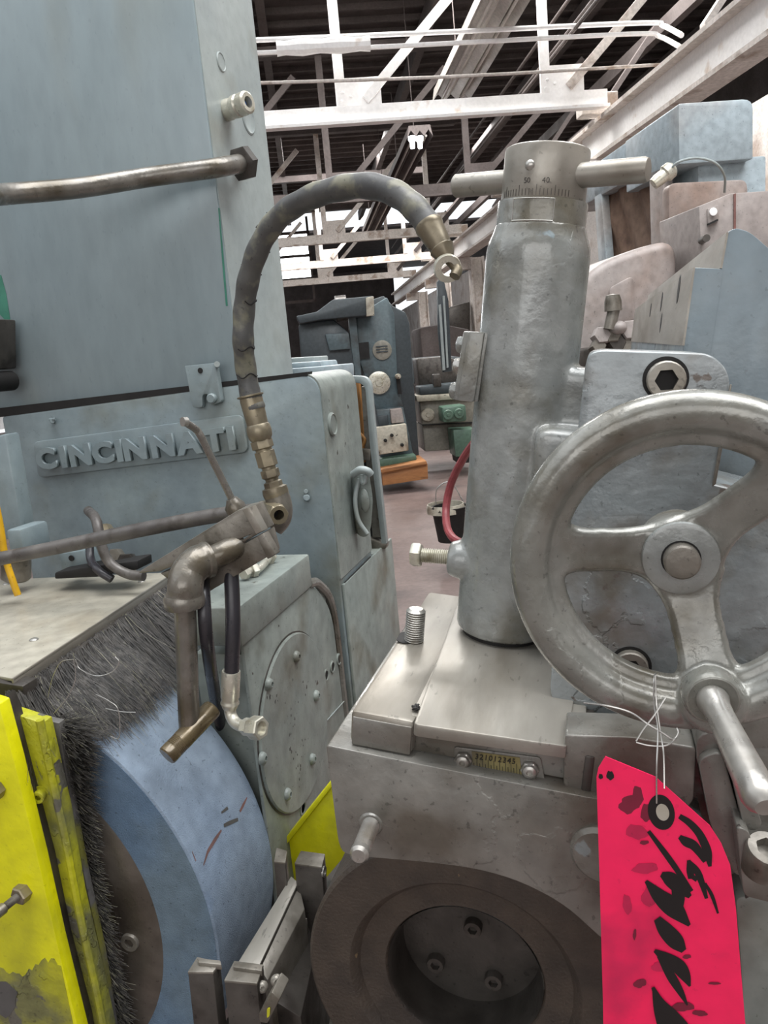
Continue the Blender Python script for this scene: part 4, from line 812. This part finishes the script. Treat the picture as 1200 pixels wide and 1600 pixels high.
# ================================================================== RIGHT: SLIDE, COLUMN, HANDWHEEL
def dress_slide():
    r = thing('dressing_slide', 'ground steel cross slide block carrying the grey column', 'slide', tf(.1,.2,-.2))
    # upper body
    b = B(); tbox(b, 0, .068, .0, .40, -.040, -.0005, .006); tbox(b, .055, .238, .012, .40, -.040, -.0005, .002); obj('slide_body', b, STEEL, r)
    b = B(); tbox(b, .003, .066, -.0012, .01, -.0385, -.007, .001); tbox(b, .060, .236, .0105, .02, -.0385, -.007, .001); obj('painted_front', b, BASEC, r)
    # proud cover plate
    b = B(); prism(b, poly_round([Tp(646,1131,.003), Tp(720,925,.003)+EY*.02, tf(.236,.42,.003), Tp(886,1166,.003)], 0, 4, only={0:.006}), UT*-.014, .002); obj('cover_plate', b, STEEL, r)
    b = B(); tbox(b, .238, .247, .0, .12, -.05, -.004, .002); obj('gib_strip', b, DARKST, r)
    # slot and stud
    c = Tp(647,1000,.0005)
    b = B(); pts = []
    for k in range(24):
        th = 2*math.pi*k/24; pts.append(c+XT*(math.cos(th)*.011)+EY*(math.sin(th)*.011+.012*(1 if math.sin(th) > 0 else -.4))-XT*.011)
    prism(b, pts, UT*.0008); obj('slot', b, BLACK, r)
    s = thing('threaded_stud', 'upright threaded steel stud in the slide slot', 'stud', c)
    b = B(); thread(b, c-UT*.004, c+UT*.042, .0125, .0030); obj('thread', b, STEELB, s)
    # grease lumps
    c2 = Tp(651,1107,.002); b = B()
    for k in range(12): tube(b, [c2+V(random.uniform(-.004,.004), random.uniform(-.004,.004), 0), c2+V(random.uniform(-.006,.006), random.uniform(-.006,.006), .002)], .0014, 6, 2)
    tag(obj('grease_debris', b, BLACK), 'small black debris lump on the slide edge', 'debris', kind='stuff')
    # lower base block
    g = thing('base_casting', 'large oily grey base casting under the slide with arched bottom', 'base', tf(.1,.2,-.3))
    f = lambda x, y: Yp(x, y, .69)
    pts = [f(509,1164), f(586,1180), f(920,1246), f(1010,1262), f(1100,1290), f(1100,1560), f(1040,1540), f(985,1500), f(935,1462), f(880,1412), f(810,1376), f(738,1356), f(640,1345), f(552,1338), f(530,1330)]
    pts = poly_round(pts, 0, 4, only={0:.004, 13:.012, 14:.02, 12:.03, 11:.03, 10:.03, 9:.03})
    b = B(); prism(b, pts, EY*.42, .003); obj('main_block', b, BASEC, g, angle=25)
    b = B(); p = f(920,1315); lathe(b, p+V(.012,.0,-.01), -EY+V(-.2,0,.0), [(0,-.02),(.030,-.02),(.030,.006),(.026,.010),(0,.010)], 28); obj('round_boss', b, BASEC, g)
    s = thing('front_stud', 'threaded steel stud sticking out of the base front', 'stud', f(578,1285))
    a = Yp(580,1287,.69); e = Yp(561,1336,.633); b = B(); lathe(b, a, e-a, [(0,-.003),(.0125,-.003),(.0135,.0),(.0115,.003),(0,.003)], 20); obj('collar', b, BASEC, s)
    b = B(); thread(b, a, e-nrm(e-a)*.006, .0092, .0020); obj('thread', b, STEELB, s)
    b = B(); lathe(b, e-nrm(e-a)*.007, e-a, [(0,0),(.0098,0),(.0098,.006),(.007,.0095),(0,.010)], 20); obj('stud_end', b, STEELB, s)
    # scale plate
    k = thing('graduated_scale', 'small brass graduated scale held by two screws', 'scale', Yp(778,1195,.69))
    y = .708; q = poly_round([Yp(x, y_, y) for x, y_ in ((709,1167),(845,1184),(852,1222),(712,1205))], .004, 4)
    b = B(); prism(b, q, EY*.003, .0006); obj('plate', b, BASEC, k)
    b = B(); prism(b, [Yp(x, y_, y-.0008) for x, y_ in ((737,1174),(812,1184),(816,1216),(739,1206))], EY*.001); obj('brass_face', b, BRASSP, k)
    for px in ((724,1187),(828,1202)):
        b = B(); lathe(b, Yp(*px, y-.001), -EY, [(0,0),(.0095,0,6),(.0098,.002,6),(.009,.0035,6),(.0075,.004),(.0065,.0065),(.0045,.0078),(.003,.008),(.003,.005),(0,.005)], 24); obj('scale_screw', b, STEELB, k)
    u = nrm(Yp(816,1185,y)-Yp(737,1175,y))
    for i in range(17):
        t = i/16; x = 741+t*71; yb_ = 1205+t*9.5; h = 22 if i % 2 else 14
        b = B(); p = Yp(x, yb_, y-.0015); q = Yp(x-.5, yb_-h*.9, y-.0015); box(b, p-u*.0002, u*.0004, q-p, EY*.0005); obj('tick_mark', b, INK, k, smooth=False)
    txt = '321012345'
    pl = [(Yp(745+i*7.2, 1182+i*.95, y-.0018), u, nrm(UT)) for i in range(len(txt))]
    letters(txt, pl, .0058, -EY, INK, k, 'numeral', .0004)
dress_slide()

def column():
    base = V(-.131,.97,1.131)
    r = thing('dresser_column', 'grey painted round cast column standing on the slide', 'column', base)
    b = B(); A = lambda s: base+UT*s
    lathe(b, A(.004), UT, [(0,0),(.056,0),(.0605,.006),(.0612,.2),(.0612,.470),(.0600,.482),(.0545,.496),(.0530,.503),(.053,.506),(0,.507)], 48)
    # bosses and web growing out of the column
    def at(x, y, yy): return Yp(x, y, yy)
    pz = lambda x, y, yy: (lambda q: (np.dot(q-base, XT), np.dot(q-base, UT)))(Yp(x, y, yy))
    x0, z1 = pz(838,668,.89); x1, _ = pz(925,668,.89)
    box(b, base+XT*(x0-.0)+EY*(-.085)+UT*.06, XT*(x1-x0+.06), UT*(z1-.06), EY*.16, .012, 3)
    x2, z2 = pz(900,575,.93)
    box(b, base+XT*.0+EY*(-.040)+UT*.1, XT*(x2+.05), UT*(z2-.1), EY*.07, .012, 3)
    # adjusting-bolt boss at lower left
    p = Yp(706,872,.955); lathe(b, p-XT*.004, XT, [(0,0),(.021,0),(.025,.01),(.026,.05),(0,.05)], 24)
    fg = B(); lathe(fg, A(-.001), UT, [(0,0),(.052,0),(.052,.012),(0,.012)], 40); obj('foot_gap_shade', fg, BLACK, r)  # black disc paints the shadow gap under the column
    b = fuse(b, .0026, 14); obj('column_casting', b, CAST, r, angle=80)
    b = B(); lathe(b, A(.500), UT, [(0,0),(.0520,0),(.0520,.032),(.0515,.034),(0,.034)], 64); obj('collar', b, CAST, r)
    b = B(); 
    # bright lines paint the edge highlights of the collar's index flat
    n = nrm(V(-.10,-1,0)); n = nrm(n-UT*np.dot(n, UT)); u = np.cross(UT, n); u = nrm(u)
    arc = lambda s_, a0, a1: [A(s_)+(u*math.sin(q)+n*math.cos(q))*.0521 for q in np.linspace(a0, a1, 8)]
    tube(b, arc(.5325,-.5,.42), .0006, 6, 2); tube(b, arc(.509,-.5,.42), .0008, 6, 2); tube(b, [A(.509)+(u*math.sin(-.5)+n*math.cos(-.5))*.0521, A(.5325)+(u*math.sin(-.5)+n*math.cos(-.5))*.0521], .0005, 6, 2); tube(b, [A(.509)+(u*math.sin(.42)+n*math.cos(.42))*.0521, A(.5325)+(u*math.sin(.42)+n*math.cos(.42))*.0521], .0005, 6, 2); obj('index_highlight', b, STEELB, r)
    cap = thing('crossbar_turnscrew', 'bare steel clamp cap with crossbar on top of the column', 'cap', A(.534))
    b = B(); lathe(b, A(.5345), UT, [(0,0),(.0482,0),(.0486,.001),(.0486,.054),(.0478,.0565),(.045,.058),(.02,.0585),(0,.0585)], 72); obj('body', b, STEEL, cap)
    a = Yp(711,291,1.00); e = Yp(1013,265,.925); d = nrm(e-a); L = np.linalg.norm(e-a)
    b = B(); lathe(b, a, d, [(0,0),(.0115,0),(.0135,.002),(.0135,L-.004),(.012,L),(.0105,L+.0005),(0,L)], 32); obj('crossbar', b, STEEL, cap)
    yc = .97-.0486
    b = B(); sphere(b, Yp(829,258,yc+.004), .0062, (1,.8,1)); obj('rivet', b, STEELB, cap)
    def cp(ang, s, rad=.0488): return A(s)+(u*math.sin(ang)+n*math.cos(ang))*rad
    for i in range(-11, 10):
        ang = i*.085; h = .011 if i % 5 == 0 else .007
        b = B(); p = cp(ang, .536); t = nrm(np.cross(UT, p-A(.536))); box(b, p-t*.00025, t*.0005, UT*h, (p-A(.536))*.006); obj('graduation', b, DARKST, cap, smooth=False)
    for ch, ang in (('5',-.28),('0',-.20),('4',.15),('0',.24)):
        t = u*math.cos(ang)-n*math.sin(ang); c = cp(ang, .5515); nn = nrm(u*math.sin(ang)+n*math.cos(ang))
        letters(ch, [(c, nrm(t), UT)], .0058, nn, DARKST, cap, 'numeral', .0004)
    # small cover plate with bolts on the left
    k = thing('column_side_plate', 'small grey side plate with three bolts on the left of the column', 'plate', Yp(728,570,.97))
    p0 = Yp(737,518,.93); p1 = Yp(721,626,.93)
    b = B(); ux = XT; box(b, p1-ux*.010, p0-p1, ux*.030, EY*.07, .002); box(b, p1-ux*.004+EY*-.006, p0-p1, ux*.020, EY*.08, .002); obj('plate', b, CAST, k)
    for t in (.12, .48, .80):
        p = p1+(p0-p1)*t-ux*.009+EY*.02; b = B(); lathe(b, p, -ux, [(0,0),(.011,0,6),(.0115,.002,6),(.0115,.006,6),(.009,.009),(.004,.011),(0,.0112)], 24); obj('bolt', b, STEELB if t == .48 else CAST, k)
    # adjusting bolt
    q = thing('adjusting_screw', 'long hex head bolt screwed into the column foot from the left', 'bolt', Yp(670,868,.955))
    a = Yp(706,871,.955); e = Yp(640,866,.955); d = nrm(e-a); L = np.linalg.norm(e-a)
    b = B(); thread(b, a-d*.004, a+d*(L-.013), .0098, .0026); obj('threaded_shank', b, ZINC, q)
    b = B(); lathe(b, a+d*(L-.016), d, [(0,0),(.0150,.0,6),(.0165,.002,6),(.0165,.011,6),(.0145,.0135,6),(0,.0138)], 24, .4); obj('hex_head', b, ZINC, q)
column()

def plate_head():
    y = .80; f = lambda x, yy: Yp(x, yy, y)
    r = thing('slide_head_plate', 'thick grey plate with peeling paint behind the handwheel', 'plate', f(1000,800))
    pts = [f(880,870), f(914,575), f(921,546), f(1110,552), f(1141,580), f(1140,640), f(1127,690), f(1114,756), f(1250,790), f(1250,1170), f(1100,1150), f(1000,1133), f(880,1117), f(858,1090), f(866,1000)]
    pts = poly_round(pts, 0, 6, only={2:.018, 4:.022, 3:.01, 13:.02, 12:.02})
    b = B(); prism(b, pts, EY*.12, .003, 3); obj('casting', b, CASTP, r, angle=25)
    b = B(); lathe(b, f(1040,592), -EY, [(.0215,-.002),(.0215,.0006),(.0185,.0006),(.0185,.0004),(0,.0004)], 40); obj('counterbore_shade', b, BLACK, r)  # flat black disc, shade of the counterbore painted in
    socket_screw('socket_screw', f(1040,593), -EY, .0182, .012, STEEL, r, .60); obj('hex_recess_shade', lathe(B(), f(1040,593), -EY, [(0,.0048),(.0110,.0048,6),(.0110,.0052,6),(0,.0052)], 24), BLACK, r)  # black hex disc paints the dark inside the screw socket
    b = B(); lathe(b, f(985,1040), -EY, [(.0215,-.002),(.0215,.0006),(.0185,.0006),(.0185,.0004),(0,.0004)], 40); obj('counterbore_shade', b, BLACK, r)
    socket_screw('socket_screw', f(985,1040), -EY, .0182, .010, AGED, r, .60); obj('hex_recess_shade', lathe(B(), f(985,1040), -EY, [(0,.004),(.0110,.004,6),(.0110,.0044,6),(0,.0044)], 24), BLACK, r)
    b = B(); prism(b, [f(*q) for q in ((1140,600),(1143,600),(1130,690),(1118,756),(1112,760),(1124,690))], EY*-.003, .001); obj('edge_lip', b, AGED, r)
    # rear slideway casting
    g = thing('slideway_casting', 'blue grey stepped slideway casting rising at the right edge', 'casting', Yp(1150,700,.93))
    y2 = .93; h = lambda x, yy: Yp(x, yy, y2)
    pts = [h(1040,760), h(1068,540), h(1085,418), h(1127,420), h(1137,362), h(1150,356), h(1172,362), h(1215,400), h(1300,430), h(1300,1000), h(1040,1000)]
    pts = poly_round(pts, 0, 4, only={4:.003, 5:.004, 6:.01, 7:.01})
    b = B(); prism(b, pts, EY*1.25, .0015); obj('body', b, BLUE3, g, angle=25)
    # bare machined left faces
    for (A_, B_) in (((1085,418),(1068,540)), ((1137,363),(1127,419))):
        a, c = h(*A_), h(*B_); b = B(); prism(b, [a-XT*.0012, c-XT*.0012, c+XT*.001, a+XT*.001], EY*1.25); obj('machined_face', b, STEEL, g, smooth=False)
    a, c = h(1084,430), h(1070,535)
    for t, yy, hh in ((.10,.13,.035),(.16,.38,.03),(.22,.62,.025),(.62,.34,.03)):
        m_ = a*(1-t)+c*t+EY*yy-XT*.0022; ul = nrm(c-a); pts = [m_+ul*math.cos(x)*hh*.5+EY*math.sin(x)*.012 for x in np.linspace(0, 2*math.pi, 13)[:-1]]
        b = B(); prism(b, pts, XT*.0012); obj('slot', b, BLACK, g, smooth=False)
plate_head()

def lower_right():
    r = thing('slide_end_casting', 'oily grey end casting with ribs right of the base', 'casting', Yp(1150,1400,.72))
    f = lambda x, y, d=.70: Yp(x, y, d)
    b = B(); prism(b, poly_round([f(x, y, .735) for x, y in ((1060,1148),(1250,1110),(1250,1680),(1060,1680))], 0), EY*.3, .006); obj('body', b, BASEC, r)
    b = B(); prism(b, poly_round([f(x, y, .702) for x, y in ((882,1148),(990,1152),(1088,1168),(1084,1250),(1070,1270),(920,1246),(880,1228))], .004), EY*.05, .002, 2); obj('cross_bar', b, BASEC, r)
    b = B(); prism(b, poly_round([f(x, y, .69) for x, y in ((1090,1186),(1128,1172),(1160,1290),(1175,1360),(1150,1372),(1110,1290))], .01, 4), EY*.08, .005, 3); obj('rib', b, BASEC, r)
    b = B(); prism(b, poly_round([f(x, y, .675) for x, y in ((1133,1170),(1148,1165),(1192,1290),(1178,1300),(1162,1292))], .006, 4), EY*.08, .004, 3); obj('rib', b, BASEC, r)
    b = B(); prism(b, poly_round([f(x, y, .70) for x, y in ((1086,1150),(1135,1135),(1200,1115),(1240,1110),(1240,1170),(1150,1170),(1090,1205))], .012, 4), EY*.08, .006, 3); obj('upper_lip', b, BASEC, r)
    b = B(); prism(b, poly_round([f(x, y, .66) for x, y in ((1150,1290),(1172,1300),(1178,1362),(1240,1372),(1240,1420),(1162,1400))], .006, 4), EY*.09, .003, 3); obj('step_block', b, BASEC, r)
    b = B(); prism(b, [f(x, y, .665) for x, y in ((1150,1288),(1156,1286),(1172,1398),(1164,1402))], EY*-.003, .001); obj('dark_edge', b, DARKST, r)
    s = thing('socket_head_bolt', 'dark socket head bolt at the lower right edge', 'bolt', f(1192,1330,.665))
    b = B(); p = Zp(1193,1345,f(1192,1345,.66)[2]); lathe(b, p, nrm(UT+V(0,-.35,0)), [(0,-.01),(.0175,-.01),(.018,0),(.018,.016),(.0165,.0185),(.0105,.0185,6),(.0105,.009,6),(0,.009)], 32); obj('head', b, AGED, s)
    b = B(); prism(b, poly_round([f(x, y, .70) for x, y in ((1148,1400),(1250,1405),(1250,1680),(1168,1680),(1156,1500))], .01, 4), EY*.05, .004); obj('front_cover', b, GREEN, r)
lower_right()

def handwheel():
    c = V(.068,.66,1.308); R = .1465
    r = thing('handwheel', 'large three spoked cast handwheel with grey worn paint', 'handwheel', c)
    b = B(); rt = .0180; prof = []
    N = 96; M = 20; rings = []
    Rc = R-rt
    for i in range(N):
        th = 2*math.pi*i/N; d = V(math.cos(th), 0, math.sin(th)); ring = []
        for k in range(M):
            ph = 2*math.pi*k/M; a, q = math.cos(ph)*rt, math.sin(ph)*rt*.95
            if a < 0: a *= .95
            ring.append(b.verts.new(tuple(c+d*(Rc+a)+EY*q)))
        rings.append(ring)
    for i in range(N):
        for k in range(M): b.faces.new([rings[i][k], rings[(i+1)%N][k], rings[(i+1)%N][(k+1)%M], rings[i][(k+1)%M]])
    lip = []
    for i in range(N):
        th = 2*math.pi*i/N; d = V(math.cos(th), 0, math.sin(th))
        lip.append([b.verts.new(tuple(c+d*(Rc-.019+.0095*math.cos(p_))+EY*(.006+.0085*math.sin(p_)))) for p_ in [2*math.pi*k/12 for k in range(12)]])
    for i in range(N):
        for k in range(12): b.faces.new([lip[i][k], lip[(i+1)%N][k], lip[(i+1)%N][(k+1)%12], lip[i][(k+1)%12]])
    hub = c+V(-.002,.042,.0)
    lathe(b, hub-EY*.016, EY, [(0,0),(.030,0),(.034,.004),(.036,.012),(.034,.045),(0,.045)], 40)
    for deg, wd in ((172,.046),(43,.046),(-80,.050)):
        th = math.radians(deg); d = V(math.cos(th), 0, math.sin(th)); s = np.cross(EY, d)
        # dished spoke with spreading ends
        K = 14; sec = []
        for k in range(K+1):
            t = k/K; rr = .018+t*(Rc-.018-.006); w_ = wd*.46+wd*.62*max(0, (t-.62)/.38)**2+wd*.25*max(0, (.35-t)/.35)**2; off = .036*(1-(3*t*t-2*t*t*t))+.006*t
            th_ = .0085
            p = c+d*rr+EY*off
            sec.append([b.verts.new(tuple(p+s*x+EY*y)) for x, y in ((-w_,0),(-w_*.75,-th_),(0,-th_*.75),(w_*.75,-th_),(w_,0),(w_*.75,th_),(0,th_),(-w_*.75,th_))])
        w_ = None
        for A, Bq in zip(sec, sec[1:]):
            for k in range(8): b.faces.new([A[k], Bq[k], Bq[(k+1)%8], A[(k+1)%8]])
        b.faces.new(sec[0]); b.faces.new(sec[-1][::-1])
    hp = Yp(1112,1092,.655)
    lathe(b, hp+EY*.02, -EY, [(0,0),(.024,0),(.026,.01),(.026,.034),(.0235,.038),(0,.038)], 32)
    bmesh.ops.recalc_face_normals(b, faces=b.faces)
    b = fuse(b, .0022, 14); obj('wheel_casting', b, WHEELP, r, angle=80)
    # groove line inside the rim
    b = B(); lathe(b, hub-EY*.0165, -EY, [(0,-.002),(.0305,-.002),(.0325,.001),(.0315,.004),(.0285,.005),(.0,.005)], 48); obj('hub_boss', b, CAST, r)
    b = B(); lathe(b, hub-EY*.021, -EY, [(.015,-.01),(.0165,.0),(.0165,.0006),(0,.0006)], 28); obj('shaft_gap', b, BLACK, r)
    b = B(); lathe(b, hub-EY*.015, -EY, [(0,0),(.0150,0),(.0150,.017),(.0135,.019),(.0105,.0195),(0,.0195)], 36); obj('shaft_end', b, AGED, r)
    # crank handle
    a = Yp(1113,1093,.617); e = Yp(1193,1255,.515); d = nrm(e-a); L = np.linalg.norm(e-a)
    b = B(); lathe(b, a+EY*.016, nrm(-EY*1.0+(d)*.2), [(0,0),(.0225,0),(.0225,.012),(.0205,.016),(.0190,.0165),(.0165,.0150),(0,.015)], 36); obj('handle_collar', b, WHEELP, r)
    b = B(); lathe(b, a-d*.0, d, [(0,-.004),(.0118,-.004),(.0128,.002),(.0110,.010),(.0105,.02),(.0112,L*.45),(.0125,L*.8),(.0130,L*.93),(.0115,L*.985),(.007,L+.004),(0,L+.005)], 36); obj('crank_handle', b, STEELB, r, label='bare steel crank handle')
    return c
handwheel()

def pink_tag():
    y = .60; f = lambda x, yy, d=0.: Yp(x, yy, y+d)
    r = thing('pink_tag', 'hot pink card tag with black marker writing hanging by wire', 'tag', f(1040,1400))
    out = [f(x, yy) for x, yy in ((946,1182),(1024,1214),(1109,1290),(1127,1318),(1141,1352),(1150,1420),(1158,1520),(1168,1640),(1170,1680),(944,1680),(942,1560),(937,1380),(932,1215),(935,1200))]
    b = B(); prism(b, out, EY*.0008, 0); obj('card', b, PINK, r, smooth=False)
    Zc = lambda x, yy: (800+x/3, 1200+yy/3)
    b = B(); c = f(*Zc(700,208), -.0006)
    def ell(x, yy, a, bb_, rot, dd):
        c0 = (800+x/3, 1200+yy/3); o = []
        for k in range(28):
            t = 2*math.pi*k/28; u, v = math.cos(t)*a/3, math.sin(t)*bb_/3; o.append(f(c0[0]+u*math.cos(rot)-v*math.sin(rot), c0[1]+u*math.sin(rot)+v*math.cos(rot), dd))
        return o
    prism(b, ell(700,208,62,84,-.25,-.0004), EY*.0003); obj('reinforcing_ring', b, INK, r)
    b = B(); prism(b, ell(706,208,30,40,-.3,-.0007), EY*.0003); obj('eyelet', b, ZINC, r)
    strokes = [[(785,226,12),(830,256,16),(872,300,18),(900,350,20),(918,400,20),(928,462,8)], [(785,322,10),(815,345,22),(850,362,22),(878,395,18),(905,440,10)],
               [(828,432,8),(836,480,18),(838,520,12)], [(828,436,8),(868,485,16),(892,545,14),(912,612,8)], [(838,505,10),(868,524,12)], [(905,540,6),(938,600,9),(966,682,5)],
               [(640,296,9),(740,430,14),(842,578,10)], [(700,498,12),(740,520,34),(790,560,34),(835,604,10)], [(628,530,8),(690,600,34),(760,660,44),(832,738,8)], [(760,520,20),(780,600,30),(770,680,24)],
               [(680,706,18),(720,760,36),(770,815,38),(806,858,14)], [(668,856,8),(720,890,26),(780,930,34),(812,975,26),(834,1024,5)], [(690,880,12),(745,975,22),(790,1050,16),(822,1112,4)],
               [(660,1028,8),(695,1100,22),(740,1170,44),(800,1250,50),(850,1330,30)], [(665,1040,8),(680,1130,16),(700,1210,18),(730,1330,16)]]
    for si, s in enumerate(strokes):
        dd = -.0004-.00006*si; b = B(); pts = smooth_path([V(x, yy, w_) for x, yy, w_ in s], 5); L, Rr = [], []
        for i, p in enumerate(pts):
            d = pts[min(i+1, len(pts)-1)]-pts[max(i-1, 0)]; d = d[:2]/max(1e-6, np.linalg.norm(d[:2])); nx = np.array([-d[1], d[0]]); w_ = max(2.5, p[2])
            L.append(f(*Zc(p[0]+nx[0]*w_, p[1]+nx[1]*w_), dd)); Rr.append(f(*Zc(p[0]-nx[0]*w_, p[1]-nx[1]*w_), dd))
        vs1 = [b.verts.new(tuple(q)) for q in L]; vs2 = [b.verts.new(tuple(q)) for q in Rr]
        for i in range(len(pts)-1): b.faces.new([vs1[i], vs1[i+1], vs2[i+1], vs2[i]])
        obj('marker_stroke', b, INK, r, smooth=False)
    for qi, (x, yy, a_, bb_, m) in enumerate(((550,170,50,42,SMUD),(590,130,26,44,SMUD),(630,210,24,50,SMUD),(460,35,16,24,INK),(416,40,9,14,INK),(585,300,48,36,None),(625,470,58,26,None),(650,600,40,52,None),(540,640,22,44,None),(700,930,44,26,None),(600,1010,30,20,SMUD),(575,780,8,26,SMUD),(820,885,20,10,SMUD),(800,1120,50,24,SMUD),(880,1150,34,14,SMUD),(950,1010,26,7,SMUD),(620,350,24,9,SMUD))):
        if m is None: m = MATS.get('faint_smudge') or mat('faint_smudge', sr(196,22,76), rough=.6)
        o = []
        for k in range(18):
            t = 2*math.pi*k/18; q = 1+.14*math.sin(2*t+x)+.08*math.sin(5*t)+random.uniform(-.07,.07); o.append(f(800+(x+math.cos(t)*a_*q)/3, 1200+(yy+math.sin(t)*bb_*q)/3, -.0001-.00004*qi))
        b = B(); prism(b, o, EY*.00003); obj('smudge', b, m, r, smooth=False)
    w_ = thing('tag_wire', 'thin galvanised wire twisted around the handwheel rim', 'wire', Yp(1028,1110,.64))
    yy = .635
    for P in ([(1026,1255,.598),(1026,1200,.60),(1028,1140,.62),(1022,1100,.632),(1022,1060,.638),(1025,1052,.66)],
              [(1038,1232,.598),(1037,1180,.61),(1033,1150,.62),(1026,1100,.632),(1024,1055,.638)],
              [(912,1098,.63),(950,1103,.625),(985,1113,.625),(1010,1130,.62),(1035,1145,.62),(1052,1155,.62),(1060,1146,.625),(1058,1138,.63)],
              [(1040,1090,.628),(1022,1118,.622),(1005,1140,.618),(994,1158,.615)],
              [(994,1160,.615),(1015,1165,.615),(1040,1165,.615),(1055,1155,.62),(1062,1142,.63)]):
        b = B(); tube(b, [Yp(*q) for q in P], .0007 if P[0][0] > 940 else .0008, 6, 6); obj('strand', b, WIREM, w_)
pink_tag()

# ================================================================== REGULATING WHEEL AND WORK REST
def regulating_wheel():
    c = V(-.170,.735,.79); R = .185
    r = thing('regulating_wheel', 'dark brown regulating wheel with stepped hollow hub', 'wheel', c)
    b = B(); lathe(b, c, EY, [(R-.02,.30),(R,.30),(R,.004),(R-.004,0),(.134,.0),(.131,.002),(.124,.012),(.118,.0135),(.094,.0145),(.0915,.018),(.0915,.03)], 128); obj('tyre', b, REG, r, angle=30)
    b = B(); lathe(b, c+V(.0,.0,.0), EY, [(.0912,.016),(.089,.02),(.085,.07),(.030,.072),(.0,.072)], 96); hb = obj('hub_recess', b, HUBD, r)
    for px in ((740,1445),(682,1500),(772,1527)): socket_screw('hub_screw', Yp(*px, .806), -EY, .011, .010, DARKST, r)
regulating_wheel()
def work_rest():
    r = thing('work_rest', 'dark steel work rest blade with four posts between the wheels', 'work rest', V(-.42,.85,.6))
    zt = .775; x0 = Zp(380,1500,zt); x1 = Zp(455,1373,zt)
    nb, fb = x0[1], x1[1]
    Q = lambda x, y, z=zt: Zp(x, y, z)
    # blade: sloping pale top strip over dark body
    a0, a1, a2, a3 = Q(370,1508), Q(406,1508), Q(466,1380), Q(455,1370)
    b = B(); prism(b, [a0, a1, a2, a3], EZ*-.12, .001); obj('blade_body', b, DARKST, r)
    b = B(); prism(b, [q+EZ*.0012 for q in (a0, a1, a2, a3)], EZ*-.004, .0008); obj('blade_top', b, STEEL, r, label='pale worn steel top of the blade')
    b = B(); c0, c1, c2, c3 = Q(406,1512,.77), Q(418,1532,.76), Q(476,1420,.76), Q(467,1382,.77); prism(b, [c0, c1, c2, c3], EZ*-.12, .001); obj('support_side', b, AGED, r)
    b = B(); d0, d1, d2, d3 = Q(420,1545,.735), Q(426,1550,.735), Q(480,1434,.735), Q(476,1434,.735); prism(b, [d0, d1, d2, d3], EZ*-.02, .0008); obj('support_ledge', b, STEEL, r)
    b = B(); g0, g1, g2, g3 = Q(400,1545,.73), Q(470,1590,.70), Q(500,1450,.70), Q(476,1434,.73); prism(b, [g0, g1, g2, g3], EZ*-.15, .001); obj('support_body', b, DARKST, r)
    def post(px, z, h, label=None, m=AGED):
        b = B(); pts = [Zp(x, y, z) for x, y in px]; prism(b, pts, EZ*-h+V(.0,-.012,0), .0018, 2); po = obj('post', b, m, r); b = B(); prism(b, [q+EZ*.0012 for q in pts], EZ*-.004, .001); obj('lit_post_top', b, AGED, r); return po  # lighter caps on darker posts paint in the light on their tops
    p1 = post([(293,1520),(333,1520),(345,1504),(308,1496)], .80, .16, m=DARKST); p2 = post([(350,1533),(402,1538),(412,1508),(366,1502)], .80, .16, m=DARKST)
    for px, z in (([(308,1497),(344,1500),(346,1507),(310,1504)], .806), ([(366,1502),(410,1508),(409,1517),(364,1511)], .806)):
        b = B(); prism(b, [Zp(x, y, z) for x, y in px], EZ*-.008, .001); obj('post_ridge', b, AGED, r)
    post([(428,1347),(446,1349),(449,1330),(432,1325)], .81, .12, m=DARKST); post([(460,1350),(503,1356),(508,1335),(470,1330)], .81, .12, m=DARKST)
    b = B(); lathe(b, Xp(506,1362,Zp(506,1345,.81)[0]+.002), EX, [(.0075,-.001),(.0075,.0015),(.005,.0015),(.005,0),(0,0)], 20); obj('post_hole', b, STEELB, r)
    for px in ((410,1542),(432,1532)): 
        button_screw('rest_screw', Yp(*px, .70), nrm(V(.6,-1,.4)), .007, STEEL, r)
    b = B(); prism(b, [Yp(x, y, .665) for x, y in ((404,1585),(424,1550),(437,1562),(418,1600),(405,1598))], EY*.03, .002); obj('clamp_wedge', b, AGED, r)
    b = B(); prism(b, poly_round([Yp(x, y, .6635) for x, y in ((417,1576),(422,1575),(421,1588),(417,1591))], .002), EY*.001); obj('paint_spot', b, YEL, r)
    # grimy trough below everything
    t = thing('coolant_trough', 'dark oily trough floor under the work rest', 'trough', V(-.45,.9,.45))
    b = B(); wbox(b, -.62, .1, .6, 1.3, .42, .46, .004); obj('trough_floor', b, DARKST, t)
    b = B(); wbox(b, -.40, .1, 1.08, 1.10, .46, .70, .004); obj('trough_wall', b, FLOORM, t)
work_rest()
